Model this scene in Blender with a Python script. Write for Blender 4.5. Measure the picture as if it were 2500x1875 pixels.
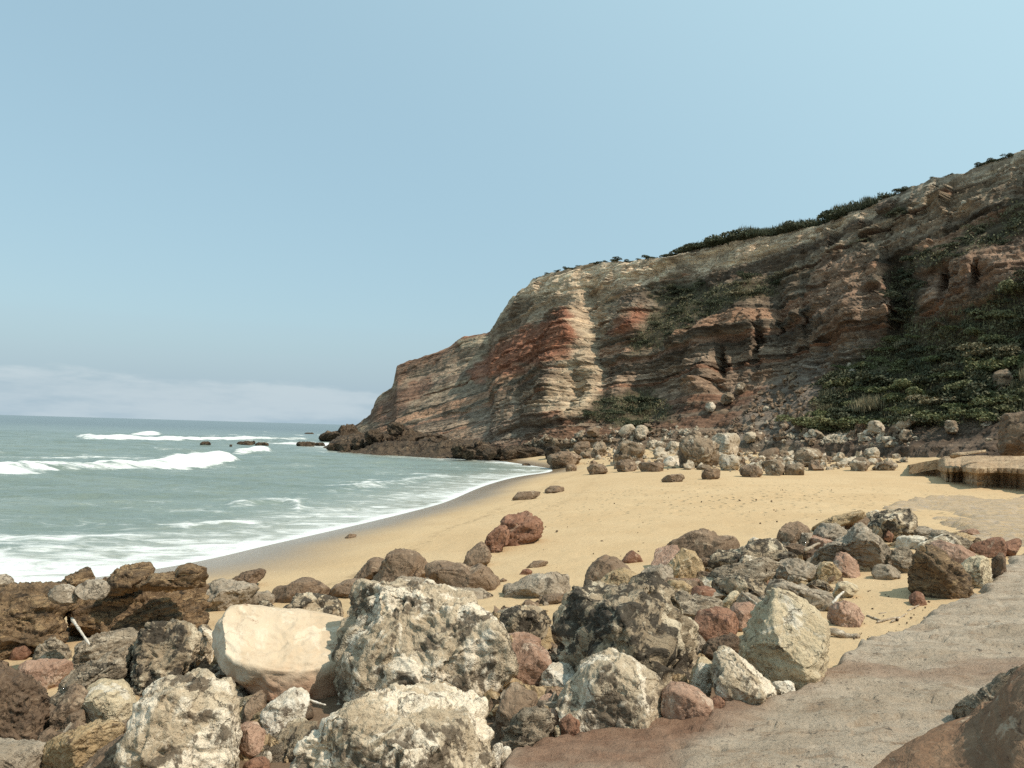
import bpy, bmesh, math, random
import numpy as np
from mathutils import Matrix, Vector

for o in list(bpy.data.objects):
    bpy.data.objects.remove(o)
SC = bpy.context.scene
COL = SC.collection

# ------------------------------------------------------------------ camera
CAM_Z = 4.2
F = 1865.0                       # focal length in pixels of the 2500 px wide photograph
ROLL = math.atan(0.0286)
PITCH = math.atan(110.9 / F)
_fw = np.array([0, math.cos(PITCH), math.sin(PITCH)])
_r0 = np.array([1.0, 0, 0]); _u0 = np.array([0, -math.sin(PITCH), math.cos(PITCH)])
_rt = _r0 * math.cos(ROLL) + _u0 * math.sin(ROLL)
_up = _u0 * math.cos(ROLL) - _r0 * math.sin(ROLL)
CAM = np.array([0, 0, CAM_Z])
cd = bpy.data.cameras.new('camera'); cam = bpy.data.objects.new('camera', cd); COL.objects.link(cam)
cd.sensor_width = 36; cd.lens = 36 * F / 2500; cd.clip_start = 0.1; cd.clip_end = 60000
M = Matrix.Identity(4)
for i in range(3):
    M[i][0] = _rt[i]; M[i][1] = _up[i]; M[i][2] = -_fw[i]; M[i][3] = CAM[i]
cam.matrix_world = M
SC.camera = cam

# ------------------------------------------------------------------ sun, sky, exposure
SUN_EL = math.radians(54)
SUN_AZ = math.radians(116)        # clockwise from +Y (the view direction); 90 = exactly to the right
sun_dir = Vector((math.sin(SUN_AZ) * math.cos(SUN_EL), math.cos(SUN_AZ) * math.cos(SUN_EL), math.sin(SUN_EL)))
sl = bpy.data.lights.new('sun', 'SUN'); sun = bpy.data.objects.new('sun', sl); COL.objects.link(sun)
sl.energy = 3.8; sl.angle = math.radians(0.53); sl.color = (1.0, 0.91, 0.78)
sun.rotation_euler = sun_dir.to_track_quat('Z', 'Y').to_euler()
sun.location = (60, -20, 80)

W = bpy.data.worlds.new('World'); SC.world = W; W.use_nodes = True
nt = W.node_tree; nt.nodes.clear()
def wn(t, **k):
    n = nt.nodes.new(t)
    for a, b in k.items(): setattr(n, a, b)
    return n
sky = wn('ShaderNodeTexSky', sky_type='NISHITA'); sky.sun_disc = False
sky.sun_elevation = SUN_EL; sky.sun_rotation = SUN_AZ
sky.altitude = 0; sky.air_density = 1.35; sky.dust_density = 2.0; sky.ozone_density = 1.3
hs = wn('ShaderNodeHueSaturation'); hs.inputs['Saturation'].default_value = 0.96; hs.inputs['Hue'].default_value = 0.478
nt.links.new(sky.outputs[0], hs.inputs['Color'])
# thin low cloud bank lying all round the horizon
tc = wn('ShaderNodeTexCoord'); sep = wn('ShaderNodeSeparateXYZ'); nt.links.new(tc.outputs['Generated'], sep.inputs[0])
mp = wn('ShaderNodeMapping'); mp.inputs['Scale'].default_value = (1, 1, 5.0); nt.links.new(tc.outputs['Generated'], mp.inputs[0])
nz = wn('ShaderNodeTexNoise'); nz.inputs['Scale'].default_value = 3.2; nz.inputs['Detail'].default_value = 7; nz.inputs['Roughness'].default_value = 0.6
nt.links.new(mp.outputs[0], nz.inputs['Vector'])
def wmath(op, a, b=None, c=None, clamp=False):
    n = wn('ShaderNodeMath', operation=op); n.use_clamp = clamp
    for i, x in enumerate((a, b, c)):
        if x is None: continue
        if isinstance(x, (int, float)): n.inputs[i].default_value = x
        else: nt.links.new(x, n.inputs[i])
    return n.outputs[0]
def wrange(x, a, b, c=0, d=1):
    n = wn('ShaderNodeMapRange', interpolation_type='SMOOTHSTEP'); nt.links.new(x, n.inputs[0])
    for i, v in enumerate((a, b, c, d)): n.inputs[i + 1].default_value = v
    return n.outputs[0]
top = wmath('MULTIPLY_ADD', nz.outputs['Fac'], 0.098, 0.0)
hgt = wmath('SUBTRACT', top, sep.outputs['Z'])
bank = wmath('MULTIPLY', wrange(hgt, -0.002, 0.012), wrange(nz.outputs['Fac'], 0.40, 0.62))
bank = wmath('MULTIPLY', bank, 0.36)
mixc = wn('ShaderNodeMix', data_type='RGBA'); mixc.inputs['B'].default_value = (4.3, 4.65, 4.75, 1)
# milky summer air: an even veil, brighter towards the sun's side
veil = wn('ShaderNodeMix', data_type='RGBA'); veil.inputs['Factor'].default_value = 0.72; veil.inputs['B'].default_value = (2.15, 3.22, 3.85, 1); nt.links.new(hs.outputs[0], veil.inputs['A'])
vd = wn('ShaderNodeVectorMath', operation='DOT_PRODUCT'); nt.links.new(tc.outputs['Generated'], vd.inputs[0]); vd.inputs[1].default_value = tuple(sun_dir)
aur = wn('ShaderNodeMix', data_type='RGBA'); aur.inputs['B'].default_value = (3.2, 4.55, 5.05, 1); nt.links.new(veil.outputs['Result'], aur.inputs['A'])
nt.links.new(wrange(vd.outputs['Value'], -0.15, 0.85), aur.inputs['Factor'])
# pale sea haze low over the horizon
hz = wn('ShaderNodeMix', data_type='RGBA'); hz.inputs['B'].default_value = (2.25, 2.95, 3.45, 1)
nt.links.new(wrange(sep.outputs['Z'], 0.14, -0.01, 0.0, 0.9), hz.inputs['Factor']); nt.links.new(aur.outputs['Result'], hz.inputs['A'])
nt.links.new(bank, mixc.inputs['Factor']); nt.links.new(hz.outputs['Result'], mixc.inputs['A'])
bg = wn('ShaderNodeBackground'); bg.inputs['Strength'].default_value = 0.15
nt.links.new(mixc.outputs['Result'], bg.inputs['Color'])
wo = wn('ShaderNodeOutputWorld'); nt.links.new(bg.outputs[0], wo.inputs[0])

vs = SC.view_settings
vs.view_transform = 'Standard'; vs.look = 'None'; vs.gamma = 1.0; vs.use_curve_mapping = False
vs.exposure = 0.24
try:
    SC.cycles.max_bounces = 6; SC.cycles.diffuse_bounces = 3; SC.cycles.glossy_bounces = 2
    SC.cycles.use_denoising = False; SC.cycles.caustics_reflective = False; SC.cycles.caustics_refractive = False
except Exception:
    pass

# ------------------------------------------------------------------ helpers: noise
def _h(ix, iy, iz, seed):
    h = (ix.astype(np.int64) * 374761393 + iy.astype(np.int64) * 668265263 + iz.astype(np.int64) * 2147483647 + seed * 974634777) & 0xFFFFFFFF
    h = ((h ^ (h >> 13)) * 1274126177) & 0xFFFFFFFF
    h = ((h ^ (h >> 16)) * 2246822519) & 0xFFFFFFFF
    return h ^ (h >> 15)
_G = np.array([(1,1,0),(-1,1,0),(1,-1,0),(-1,-1,0),(1,0,1),(-1,0,1),(1,0,-1),(-1,0,-1),(0,1,1),(0,-1,1),(0,1,-1),(0,-1,-1),(1,1,0),(-1,1,0),(0,-1,1),(0,-1,-1)], float)
def perlin(p, seed=0):
    i = np.floor(p); f = p - i; i = i.astype(np.int64)
    w = f * f * f * (f * (f * 6 - 15) + 10)
    out = np.zeros(len(p))
    for dx in (0, 1):
        wx = w[:, 0] if dx else 1 - w[:, 0]
        for dy in (0, 1):
            wy = w[:, 1] if dy else 1 - w[:, 1]
            for dz in (0, 1):
                wz = w[:, 2] if dz else 1 - w[:, 2]
                g = _G[_h(i[:, 0] + dx, i[:, 1] + dy, i[:, 2] + dz, seed) & 15]
                out += wx * wy * wz * (g[:, 0] * (f[:, 0] - dx) + g[:, 1] * (f[:, 1] - dy) + g[:, 2] * (f[:, 2] - dz))
    return out
def fbm(p, octv=4, seed=0, gain=0.5, ridged=False):
    a = 1.0; s = 0; out = np.zeros(len(p)); q = p.copy()
    for k in range(octv):
        n = perlin(q, seed + k * 17)
        if ridged: n = 0.5 - np.abs(n) * 1.6
        out += a * n; s += a; a *= gain; q = q * 2.03 + 7.7
    return out / s
def worley(p, seed=0):
    i = np.floor(p).astype(np.int64); f1 = np.full(len(p), 9.0)
    for dx in (-1, 0, 1):
        for dy in (-1, 0, 1):
            for dz in (-1, 0, 1):
                c = i + np.array([dx, dy, dz])
                h = _h(c[:, 0], c[:, 1], c[:, 2], seed)
                o = np.stack([(h & 1023) / 1023, ((h >> 10) & 1023) / 1023, ((h >> 20) & 1023) / 1023], 1)
                f1 = np.minimum(f1, ((c + o - p) ** 2).sum(1))
    return np.sqrt(f1)
def sstep(a, b, x):
    t = np.clip((x - a) / (b - a), 0, 1); return t * t * (3 - 2 * t)

# ------------------------------------------------------------------ helpers: pixels of the photograph to places in the world
REG = {'S': (0, 0, 1.0), 'W': (0, 0, 2212 / 2500), 'A': (0, 1300, 2212 / 850), 'B': (750, 1300, 2212 / 850), 'C': (1400, 1200, 2212 / 1100),
       'D': (750, 600, 2212 / 950), 'E': (1550, 330, 1812 / 950), 'F': (0, 850, 2.212), 'G': (1300, 1000, 2212 / 1200), 'H': (1900, 730, 2212 / 600)}
def to_src(reg, pts):
    x0, y0, s = REG[reg]; p = np.array(pts, float).reshape(-1, 2)
    return np.stack([x0 + p[:, 0] / s, y0 + p[:, 1] / s], 1)
def ray(u, v):
    u = np.asarray(u, float); v = np.asarray(v, float)
    return _fw + ((u - 1250) / F)[..., None] * _rt - ((v - 937.5) / F)[..., None] * _up
def at_depth(u, v, d):            # d = horizontal distance along +Y
    r = ray(u, v); return CAM + r * (np.asarray(d, float) / r[..., 1])[..., None]
def at_z(u, v, z):
    r = ray(u, v); return CAM + r * ((np.asarray(z, float) - CAM_Z) / r[..., 2])[..., None]
def hor(u): return 1012.6 + 0.0286 * u

# ------------------------------------------------------------------ helpers: objects
def tag(o, label=None, cat=None, group=None, kind=None):
    if label: o['label'] = label
    if cat: o['category'] = cat
    if group: o['group'] = group
    if kind: o['kind'] = kind
    return o
def mesh_np(name, v, f, smooth=True, attrs=None, cols=None):
    v = np.asarray(v, np.float32); f = np.asarray(f, np.int32); k = f.shape[1]
    me = bpy.data.meshes.new(name)
    me.vertices.add(len(v)); me.vertices.foreach_set('co', v.ravel())
    me.loops.add(f.size); me.loops.foreach_set('vertex_index', f.ravel())
    me.polygons.add(len(f)); me.polygons.foreach_set('loop_start', np.arange(0, f.size, k, dtype=np.int32))
    me.polygons.foreach_set('loop_total', np.full(len(f), k, np.int32))
    me.polygons.foreach_set('use_smooth', np.full(len(f), smooth, bool))
    for n, a in (attrs or {}).items():
        at = me.attributes.new(n, 'FLOAT', 'POINT'); at.data.foreach_set('value', np.asarray(a, np.float32))
    for n, c in (cols or {}).items():
        at = me.attributes.new(n, 'FLOAT_COLOR', 'POINT')
        c4 = np.ones((len(v), 4), np.float32); c4[:, :3] = c; at.data.foreach_set('color', c4.ravel())
    me.update(calc_edges=True)
    return me
def link(name, me, mat=None, loc=(0, 0, 0), parent=None):
    o = bpy.data.objects.new(name, me); COL.objects.link(o); o.location = loc
    if mat is not None and len(me.materials) == 0: me.materials.append(mat)
    if parent: o.parent = parent
    return o
def grid_faces(nr, nc):
    a = (np.arange(nr - 1)[:, None] * nc + np.arange(nc - 1)[None, :]).ravel()
    return np.stack([a, a + 1, a + nc + 1, a + nc], 1)
def poly_sd(P, poly):             # signed distance (negative inside) of points to a polygon
    P = np.asarray(P); poly = np.asarray(poly); d = np.full(len(P), 1e9); ins = np.zeros(len(P), bool)
    n = len(poly)
    for i in range(n):
        a = poly[i]; b = poly[(i + 1) % n]; e = b - a; w = P - a
        t = np.clip((w @ e) / max(e @ e, 1e-12), 0, 1)
        d = np.minimum(d, np.hypot(*(w - t[:, None] * e).T))
        c = (a[1] > P[:, 1]) != (b[1] > P[:, 1])
        xi = (b[0] - a[0]) * (P[:, 1] - a[1]) / (b[1] - a[1] + 1e-12) + a[0]
        ins ^= c & (P[:, 0] < xi)
    return np.where(ins, -d, d)
_ico = {}
def ico(k):
    if k not in _ico:
        bm = bmesh.new(); bmesh.ops.create_icosphere(bm, subdivisions=k, radius=1)
        bm.verts.ensure_lookup_table()
        v = np.array([x.co[:] for x in bm.verts]); f = np.array([[q.index for q in x.verts] for x in bm.faces]); bm.free()
        _ico[k] = (v / np.linalg.norm(v, axis=1)[:, None], f)
    return _ico[k]
def vnormals(v, f):
    n = np.cross(v[f[:, 1]] - v[f[:, 0]], v[f[:, 2]] - v[f[:, 0]]); out = np.zeros_like(v)
    for k in range(3):
        for a in range(3): out[:, a] += np.bincount(f[:, k], n[:, a], len(v))
    return out / (np.linalg.norm(out, axis=1)[:, None] + 1e-12)

# ------------------------------------------------------------------ helpers: materials
class Mat:
    def __init__(s, name):
        s.m = bpy.data.materials.new(name); s.m.use_nodes = True; s.t = s.m.node_tree; s.t.nodes.clear()
        s.out = s.n('ShaderNodeOutputMaterial'); s.b = s.n('ShaderNodeBsdfPrincipled'); s.l(s.b.outputs[0], s.out.inputs[0])
        s.b.inputs['Specular IOR Level'].default_value = 0.25
    def n(s, t, **k):
        x = s.t.nodes.new(t)
        for a, b in k.items(): setattr(x, a, b)
        return x
    def l(s, a, b): s.t.links.new(a, b)
    def put(s, sock, x):
        if isinstance(x, (int, float)): sock.default_value = x
        elif isinstance(x, tuple): sock.default_value = x if len(x) == 4 else (*x, 1)
        else: s.l(x, sock)
    def coord(s, kind='Object', scale=(1, 1, 1), rand=True, rot=(0, 0, 0)):
        tc = s.n('ShaderNodeTexCoord'); mp = s.n('ShaderNodeMapping'); mp.inputs['Scale'].default_value = scale; mp.inputs['Rotation'].default_value = rot
        s.l(tc.outputs[kind], mp.inputs[0])
        if rand:
            oi = s.n('ShaderNodeObjectInfo'); mu = s.n('ShaderNodeMath', operation='MULTIPLY'); mu.inputs[1].default_value = 53.0
            s.l(oi.outputs['Random'], mu.inputs[0]); s.l(mu.outputs[0], mp.inputs['Location'])
        return mp.outputs[0]
    def noise(s, vec, scale, detail=6, rough=0.6, dist=0.0, out='Fac'):
        x = s.n('ShaderNodeTexNoise'); x.inputs['Scale'].default_value = scale; x.inputs['Detail'].default_value = detail
        x.inputs['Roughness'].default_value = rough; x.inputs['Distortion'].default_value = dist; s.l(vec, x.inputs['Vector']); return x.outputs[out]
    def voro(s, vec, scale, feature='F1', out='Distance'):
        x = s.n('ShaderNodeTexVoronoi', feature=feature); x.inputs['Scale'].default_value = scale; s.l(vec, x.inputs['Vector']); return x.outputs[out]
    def rng(s, x, a, b, c=0.0, d=1.0):
        m = s.n('ShaderNodeMapRange', interpolation_type='SMOOTHSTEP'); s.l(x, m.inputs[0])
        for i, v in enumerate((a, b, c, d)): m.inputs[i + 1].default_value = v
        return m.outputs[0]
    def math(s, op, a, b=0.0, c=None, clamp=False):
        m = s.n('ShaderNodeMath', operation=op); m.use_clamp = clamp; s.put(m.inputs[0], a); s.put(m.inputs[1], b)
        if c is not None: s.put(m.inputs[2], c)
        return m.outputs[0]
    def mix(s, fac, a, b, blend='MIX'):
        m = s.n('ShaderNodeMix', data_type='RGBA', blend_type=blend); s.put(m.inputs['Factor'], fac); s.put(m.inputs['A'], a); s.put(m.inputs['B'], b)
        return m.outputs['Result']
    def attr(s, name, out='Fac'):
        a = s.n('ShaderNodeAttribute', attribute_name=name); return a.outputs[out]
    def bump(s, h, strength=0.5, dist=0.05, prev=None):
        b = s.n('ShaderNodeBump'); b.inputs['Strength'].default_value = strength; b.inputs['Distance'].default_value = dist; s.l(h, b.inputs['Height'])
        if prev is not None: s.l(prev, b.inputs['Normal'])
        return b.outputs[0]
    def done(s, color, rough=0.9, normal=None):
        s.put(s.b.inputs['Base Color'], color); s.put(s.b.inputs['Roughness'], rough)
        if normal is not None: s.l(normal, s.b.inputs['Normal'])
        return s.m

# ================================================================== GROUND: height of beach and sea bed
gp = [  # pixel of the photograph, height above the sea
 (0,1875,1.25),(600,1875,1.5),(1250,1875,1.72),(1800,1875,1.85),(2500,1875,1.95),
 (0,1600,0.95),(500,1600,1.2),(1000,1600,1.42),(1500,1600,1.58),(2000,1600,1.74),(2500,1600,1.92),
 (0,1450,0.40),(500,1450,0.62),(1000,1450,1.05),(1500,1450,1.42),(2000,1450,1.65),(2500,1450,1.9),
 (450,1377,0),(640,1334,0),(800,1298,0),(1000,1250,0),(1085,1227,0),(1190,1184,0),(1290,1159,0),(1345,1143,0),
 (700,1390,0.42),(900,1340,0.55),(1200,1300,0.95),(1500,1300,1.4),(2000,1300,1.7),(2500,1300,1.85),
 (1300,1220,0.75),(1600,1200,1.35),(2000,1185,1.65),(2300,1192,1.72),(2500,1195,1.78),
 (1450,1150,0.8),(1700,1160,1.6),(2000,1145,2.0),
 (1330,1110,0.35),(1500,1110,1.6),(1800,1110,2.3),(2100,1105,2.8),(2500,1090,3.2)]
gx = []; gzv = []
for u, v, z in gp:
    p = at_z(np.array(u), np.array(v), z); gx.append(p[:2]); gzv.append(z)
shore = [at_z(np.array(u), np.array(v), 0.0)[:2] for u, v in ((450,1377),(640,1334),(800,1298),(1000,1250),(1085,1227),(1190,1184),(1290,1159),(1345,1143))]
for p in shore:
    gx.append(p + np.array([-5, 1.5])); gzv.append(-0.75)
    gx.append(p + np.array([-22, 8])); gzv.append(-3.0)
for x, y, z in ((-16, 14, 0.0), (-24, 20, -1.0), (-60, 40, -4), (-90, 120, -6), (-60, 180, -5), (-20, 105, -1.2), (-30, 125, -0.6), (-8, 112, 0.6), (-42, 165, -0.6), (10, 95, 2.2), (40, 60, 3.6), (60, 40, 4), (-12, 5, 0.9), (0, 2, 1.9), (12, 2, 2.1), (-6, 2, 1.5), (60, 120, 5), (20, 140, 5), (-60, 260, -3), (-20, 220, 3)):
    gx.append(np.array([x, y])); gzv.append(z)
gx = np.array(gx, float); gzv = np.array(gzv, float)
def _pol(X, Y): return np.stack([np.arctan2(X, Y) * 1.6, np.log(np.hypot(X, Y))], 1)
_gq = _pol(gx[:, 0], gx[:, 1])
def _tps(A, B):
    r2 = ((A[:, None, :] - B[None, :, :]) ** 2).sum(2); return 0.5 * r2 * np.log(r2 + 1e-9)
_n = len(_gq)
_K = np.zeros((_n + 3, _n + 3)); _K[:_n, :_n] = _tps(_gq, _gq) + np.eye(_n) * 0.004
_K[:_n, _n] = 1; _K[:_n, _n + 1:] = _gq; _K[_n, :_n] = 1; _K[_n + 1:, :_n] = _gq.T
_w = np.linalg.solve(_K, np.concatenate([gzv, [0, 0, 0]]))
def gz(X, Y):
    X = np.atleast_1d(np.asarray(X, float)); Y = np.atleast_1d(np.asarray(Y, float)); out = np.empty(len(X))
    for s in range(0, len(X), 40000):
        q = _pol(X[s:s + 40000], Y[s:s + 40000]); out[s:s + 40000] = _tps(q, _gq) @ _w[:_n] + _w[_n] + q @ _w[_n + 1:]
    return np.clip(out, -8, 5.5)
_ds = np.geomspace(3, 260, 420)
def hit_ground(u, v, floor=-0.3):
    r = ray(u, v); t = _ds / r[1]; P = CAM + r * t[:, None]
    g = np.maximum(gz(P[:, 0], P[:, 1]), floor); b = np.nonzero(P[:, 2] <= g)[0]
    k = b[0] if len(b) else len(_ds) - 1
    if k == 0 or not len(b): return P[k]
    a0 = P[k - 1, 2] - g[k - 1]; a1 = P[k, 2] - g[k]; w = a0 / (a0 - a1 + 1e-9)
    return P[k - 1] * (1 - w) + P[k] * w

# ------------------------------------------------------------------ sand
m = Mat('beach_sand'); c = m.coord('Object', rand=False)
n1 = m.noise(c, 0.35, 5); n2 = m.noise(c, 9, 6, 0.7); n3 = m.noise(c, 160, 3, 0.8)
col = m.mix(m.rng(n1, 0.3, 0.7), (0.49, 0.34, 0.19), (0.555, 0.405, 0.24))
col = m.mix(m.rng(n2, 0.35, 0.7, 0, 0.45), col, (0.60, 0.445, 0.265))
col = m.mix(m.rng(n3, 0.3, 0.75, 0, 0.35), col, (0.36, 0.245, 0.13))
wet = m.attr('wet')
wcol = m.mix(m.rng(n2, 0.3, 0.7), (0.225, 0.155, 0.092), (0.275, 0.195, 0.118))
col = m.mix(wet, col, wcol)
nb = m.bump(n2, 0.55, 0.06); nb = m.bump(n3, 0.4, 0.01, nb)
pits = m.voro(c, 2.2); nb = m.bump(m.math('MULTIPLY', m.rng(pits, 0.08, 0.30), m.attr('tram')), 0.9, 0.14, nb)
wr = m.attr('wrack'); col = m.mix(m.math('MULTIPLY', wr, m.rng(m.noise(c, 3.5, 6, 0.7), 0.46, 0.60)), col, (0.20, 0.135, 0.075))
ear = m.attr('earth_shade'); col = m.mix(m.math('MULTIPLY', ear, m.rng(n2, 0.25, 0.5, 0.6, 1.0)), col, m.mix(m.rng(n2, 0.35, 0.65), (0.13, 0.085, 0.055), (0.20, 0.135, 0.088)))
sandmat = m.done(col, m.math('MULTIPLY_ADD', wet, -0.74, 0.95), nb)
m.put(m.b.inputs['Specular IOR Level'], m.math('MULTIPLY_ADD', wet, 0.45, 0.1))
th = np.linspace(-0.95, 0.95, 330); dd = np.geomspace(2.6, 300, 380)
T, D_ = np.meshgrid(th, dd); X = (D_ * np.tan(T * 0.9)).ravel(); Y = D_.ravel()
Z = gz(X, Y)
P2 = np.stack([X, Y, np.zeros_like(X)], 1)
dry = sstep(0.15, 0.7, Z)
Zd = Z + dry * (0.07 * fbm(P2 * 0.35, 3, 5) + 0.035 * fbm(P2 * 1.7, 3, 9))
# trampled ground: real dents left by feet
fp = at_z(np.array(1980.0), np.array(1195.0), 1.95)
tram = np.exp(-(((X - fp[0]) / 11) ** 2 + ((Y - fp[1]) / 9) ** 2)) + 0.05 * dry
w1 = worley(P2 * 1.5, 3); Zd -= np.clip(tram, 0, 1) * dry * 0.13 * (1 - sstep(0.12, 0.28, w1))
wetv = 1 - sstep(0.10, 0.62, Z + 0.10 * fbm(P2 * 0.25, 3, 31))
eP = np.array([hit_ground(*q)[:2] for q in to_src('W', [(-200,1800),(-100,1540),(150,1500),(450,1470),(640,1470),(760,1440),(1000,1430),(1080,1380),(1250,1370),(1420,1460),(1560,1440),(1660,1480),(1600,1560),(1300,1700),(1100,1900)])])
wl_ = Z + 0.12 * fbm(P2 * 0.12, 4, 55); wrack = 0.55 * np.exp(-((wl_ - 0.70) / 0.022) ** 2) + 0.4 * np.exp(-((wl_ - 1.0) / 0.018) ** 2)
earth_shade = 1 - sstep(-0.35, 0.25, poly_sd(P2[:, :2], eP) + 0.5 * fbm(P2 * 0.9, 4, 51))  # brown earth, plus shade of the boulder gaps put into the sand colour
sand = link('beach_sand', mesh_np('beach_sand', np.stack([X, Y, Zd], 1), grid_faces(380, 330), attrs={'wet': wetv, 'earth_shade': earth_shade, 'wrack': wrack, 'tram': np.clip(tram * dry, 0, 1)}), sandmat)
tag(sand, kind='structure')

# ------------------------------------------------------------------ sea
m = Mat('sea_water'); c = m.coord('Object', rand=False)
dist = m.attr('far'); fo = m.attr('foam'); sh = m.attr('shallow')
cs = m.coord('Object', scale=(0.55, 1.25, 1), rand=False, rot=(0, 0, 0.18))
f1 = m.noise(cs, 0.75, 10, 0.66, 1.4); f2 = m.noise(cs, 0.14, 6, 0.62, 0.6)
fn = m.math('MULTIPLY_ADD', f1, 0.62, m.math('MULTIPLY', f2, 0.38))
foam = m.rng(m.math('MULTIPLY_ADD', fn, 2.4, m.math('MULTIPLY_ADD', fo, 1.0, -1.2)), 0.42, 0.86)
wat = m.mix(m.rng(f2, 0.3, 0.7), (0.165, 0.205, 0.172), (0.225, 0.265, 0.225))
wat = m.mix(sh, wat, (0.36, 0.36, 0.295))
wat = m.mix(dist, wat, (0.095, 0.118, 0.112))
col = m.mix(foam, wat, (0.71, 0.715, 0.69))
w1 = m.noise(m.coord('Object', scale=(0.6, 1.5, 1), rand=False), 1.5, 6, 0.65); w2 = m.noise(cs, 7, 4, 0.6)
nb = m.bump(w1, 0.75, 0.30); nb = m.bump(w2, 0.5, 0.035, nb); nb = m.bump(f1, 0.4, 0.06, nb)
seamat = m.done(col, m.math('MULTIPLY_ADD', foam, 0.55, 0.22), nb)
m.b.inputs['IOR'].default_value = 1.33; m.b.inputs['Specular IOR Level'].default_value = 0.5
th = np.linspace(-0.92, 0.36, 320)
dd = np.concatenate([np.geomspace(10, 30, 150), np.geomspace(30.1, 90, 330), np.geomspace(90.3, 210, 230), np.geomspace(215, 9000, 60), [16000, 30000, 50000]])
T, D_ = np.meshgrid(th, dd); X = (D_ * np.tan(T)).ravel(); Y = D_.ravel()
G = np.where(Y < 290, gz(X, np.minimum(Y, 290)), -8)
P2 = np.stack([X, Y, np.zeros_like(X)], 1)
deep = sstep(0.0, 2.5, -G)
nearw = 1 - sstep(250, 900, Y)
Z = nearw * deep * (0.34 * fbm(P2 * np.array([0.045, 0.10, 1]), 3, 40) * 2 + 0.16 * fbm(P2 * np.array([0.22, 0.5, 1]), 3, 41) * 2)
Z += nearw * sstep(0.02, 0.5, -G) * 0.05 * fbm(P2 * np.array([0.9, 1.6, 1]), 3, 43) * 2
foam = 0.23 * (1 - sstep(0.0, 0.9, -G)) + 0.34 * (1 - sstep(0.0, 0.12, -G)) + 0.17 * (1 - sstep(0.4, 3.0, -G)) + 0.215 * nearw
# milky churned water in the near left of the cove
q = at_z(np.array(150.0), np.array(1370.0), 0.0)
foam += 0.16 * np.exp(-(((X - q[0]) / 16) ** 2 + ((Y - q[1]) / 9) ** 2))
q = at_z(np.array(150.0), np.array(1118.0), 0.0)
foam += 0.30 * np.exp(-(((X - q[0]) / 24) ** 2 + ((Y - q[1]) / 8) ** 2))
q = at_z(np.array(760.0), np.array(1083.0), 0.0)
foam += 0.24 * np.exp(-(((X - q[0]) / 26) ** 2 + ((Y - q[1]) / 20) ** 2))
def breaker(pts, H, wf, wb, hs, fm=0.75, seed=1):
    """a breaking roller along a crest line (pixels on the sea plane): steep foaming face towards the beach, long back"""
    global Z, foam
    u = np.array([p[0] for p in pts], float); v = np.array([p[1] for p in pts], float)
    C = at_z(u, v, 0.0)[:, :2]
    tq = C[:, 0] / C[:, 1]; o = np.argsort(tq); C = C[o]; tq = tq[o]; hh = np.array(hs, float)[o]; tx = X / Y
    n = fbm(np.stack([X * 0.16, Y * 0.02, X * 0 + seed], 1), 3, seed)
    tg = np.linspace(tq[0], tq[-1], 400); yg = np.interp(tg, tq, C[:, 1]); kk = np.ones(41) / 41; yg = np.convolve(np.pad(yg, 20, 'edge'), kk, 'valid'); mg = np.gradient(yg, tg) / yg
    yc = np.interp(tx, tg, yg) + 1.2 * n; h = np.interp(tx, tq, hh, left=0, right=0)
    s = (yc - Y) / np.sqrt(1 + np.interp(tx, tg, mg) ** 2)                       # > 0 towards the beach and the camera
    prof = np.where(s > 0, np.exp(-(s / wf) ** 2), np.exp(-(s / wb) ** 2))
    lump = 1 + 0.5 * fbm(P2 * np.array([.30, .2, 1]), 2, seed + 5)
    Z += H * h * prof * lump * 0.72
    edge = 0.8 * fbm(P2 * 0.5, 3, seed + 8)
    foam += fm * h * sstep(-0.9 + edge, -0.2 + edge, s) * (1 - sstep(wf * 1.0 + edge, wf * 2.0 + edge, s)) * (0.92 + 0.7 * fbm(P2 * np.array([.5, .9, 1]), 4, seed + 20))
    foam += 0.20 * h * np.exp(-(np.maximum(-s, 0) / (wb * 1.3)) ** 2) * (s < 0)
breaker([(-500,1190),(-100,1164),(0,1158),(120,1151),(260,1144),(400,1138),(500,1131),(560,1126),(592,1124)], 1.25, 1.5, 3.4, [.8,.8,.75,.7,.75,.85,1,.95,0], 0.85, 3)
breaker([(555,1109),(580,1106),(620,1104),(655,1104),(668,1104)], 1.0, 1.4, 3.0, [0,.6,.9,.8,0], 0.8, 4)
breaker([(170,1066),(200,1069),(260,1073),(340,1073),(450,1074),(560,1073),(660,1073),(735,1072),(760,1072)], 1.2, 2.2, 4, [0,.7,.95,.9,.8,.7,.55,.5,0], 0.9, 5)
breaker([(300,1062),(320,1062),(360,1062),(392,1062),(398,1062)], 0.9, 2.0, 4, [0,.5,.9,.8,0], 0.8, 6)
breaker([(600,1046),(610,1046),(640,1046),(645,1046)], 1.1, 4, 6, [0,.8,.8,0], 0.8, 7)
breaker([(560,1057),(620,1056),(720,1057),(760,1056),(790,1056),(830,1057)], 0.8, 2.6, 5, [0,.6,.7,.6,.5,.2], 0.7, 8)
breaker([(420,1062),(500,1064),(600,1063),(700,1064),(800,1063),(860,1062)], 0.7, 2.0, 4, [0,.5,.6,.7,.7,.3], 0.7, 14)
breaker([(300,1098),(380,1100),(470,1103),(540,1101)], 0.5, 1.2, 3, [0,.5,.5,0], 0.55, 15)
breaker([(640,1082),(700,1084),(780,1086),(830,1084)], 0.5, 1.5, 3, [0,.7,.8,.4], 0.7, 16)
breaker([(670,1050),(720,1049),(790,1048),(840,1049)], 0.9, 4, 6, [0,.6,.9,.4], 0.8, 9)
breaker([(545,1238),(570,1234),(620,1229),(690,1226),(725,1232),(740,1240)], 0.32, 0.5, 1.2, [0,.6,.8,.8,.9,0], 0.24, 10)
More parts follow.
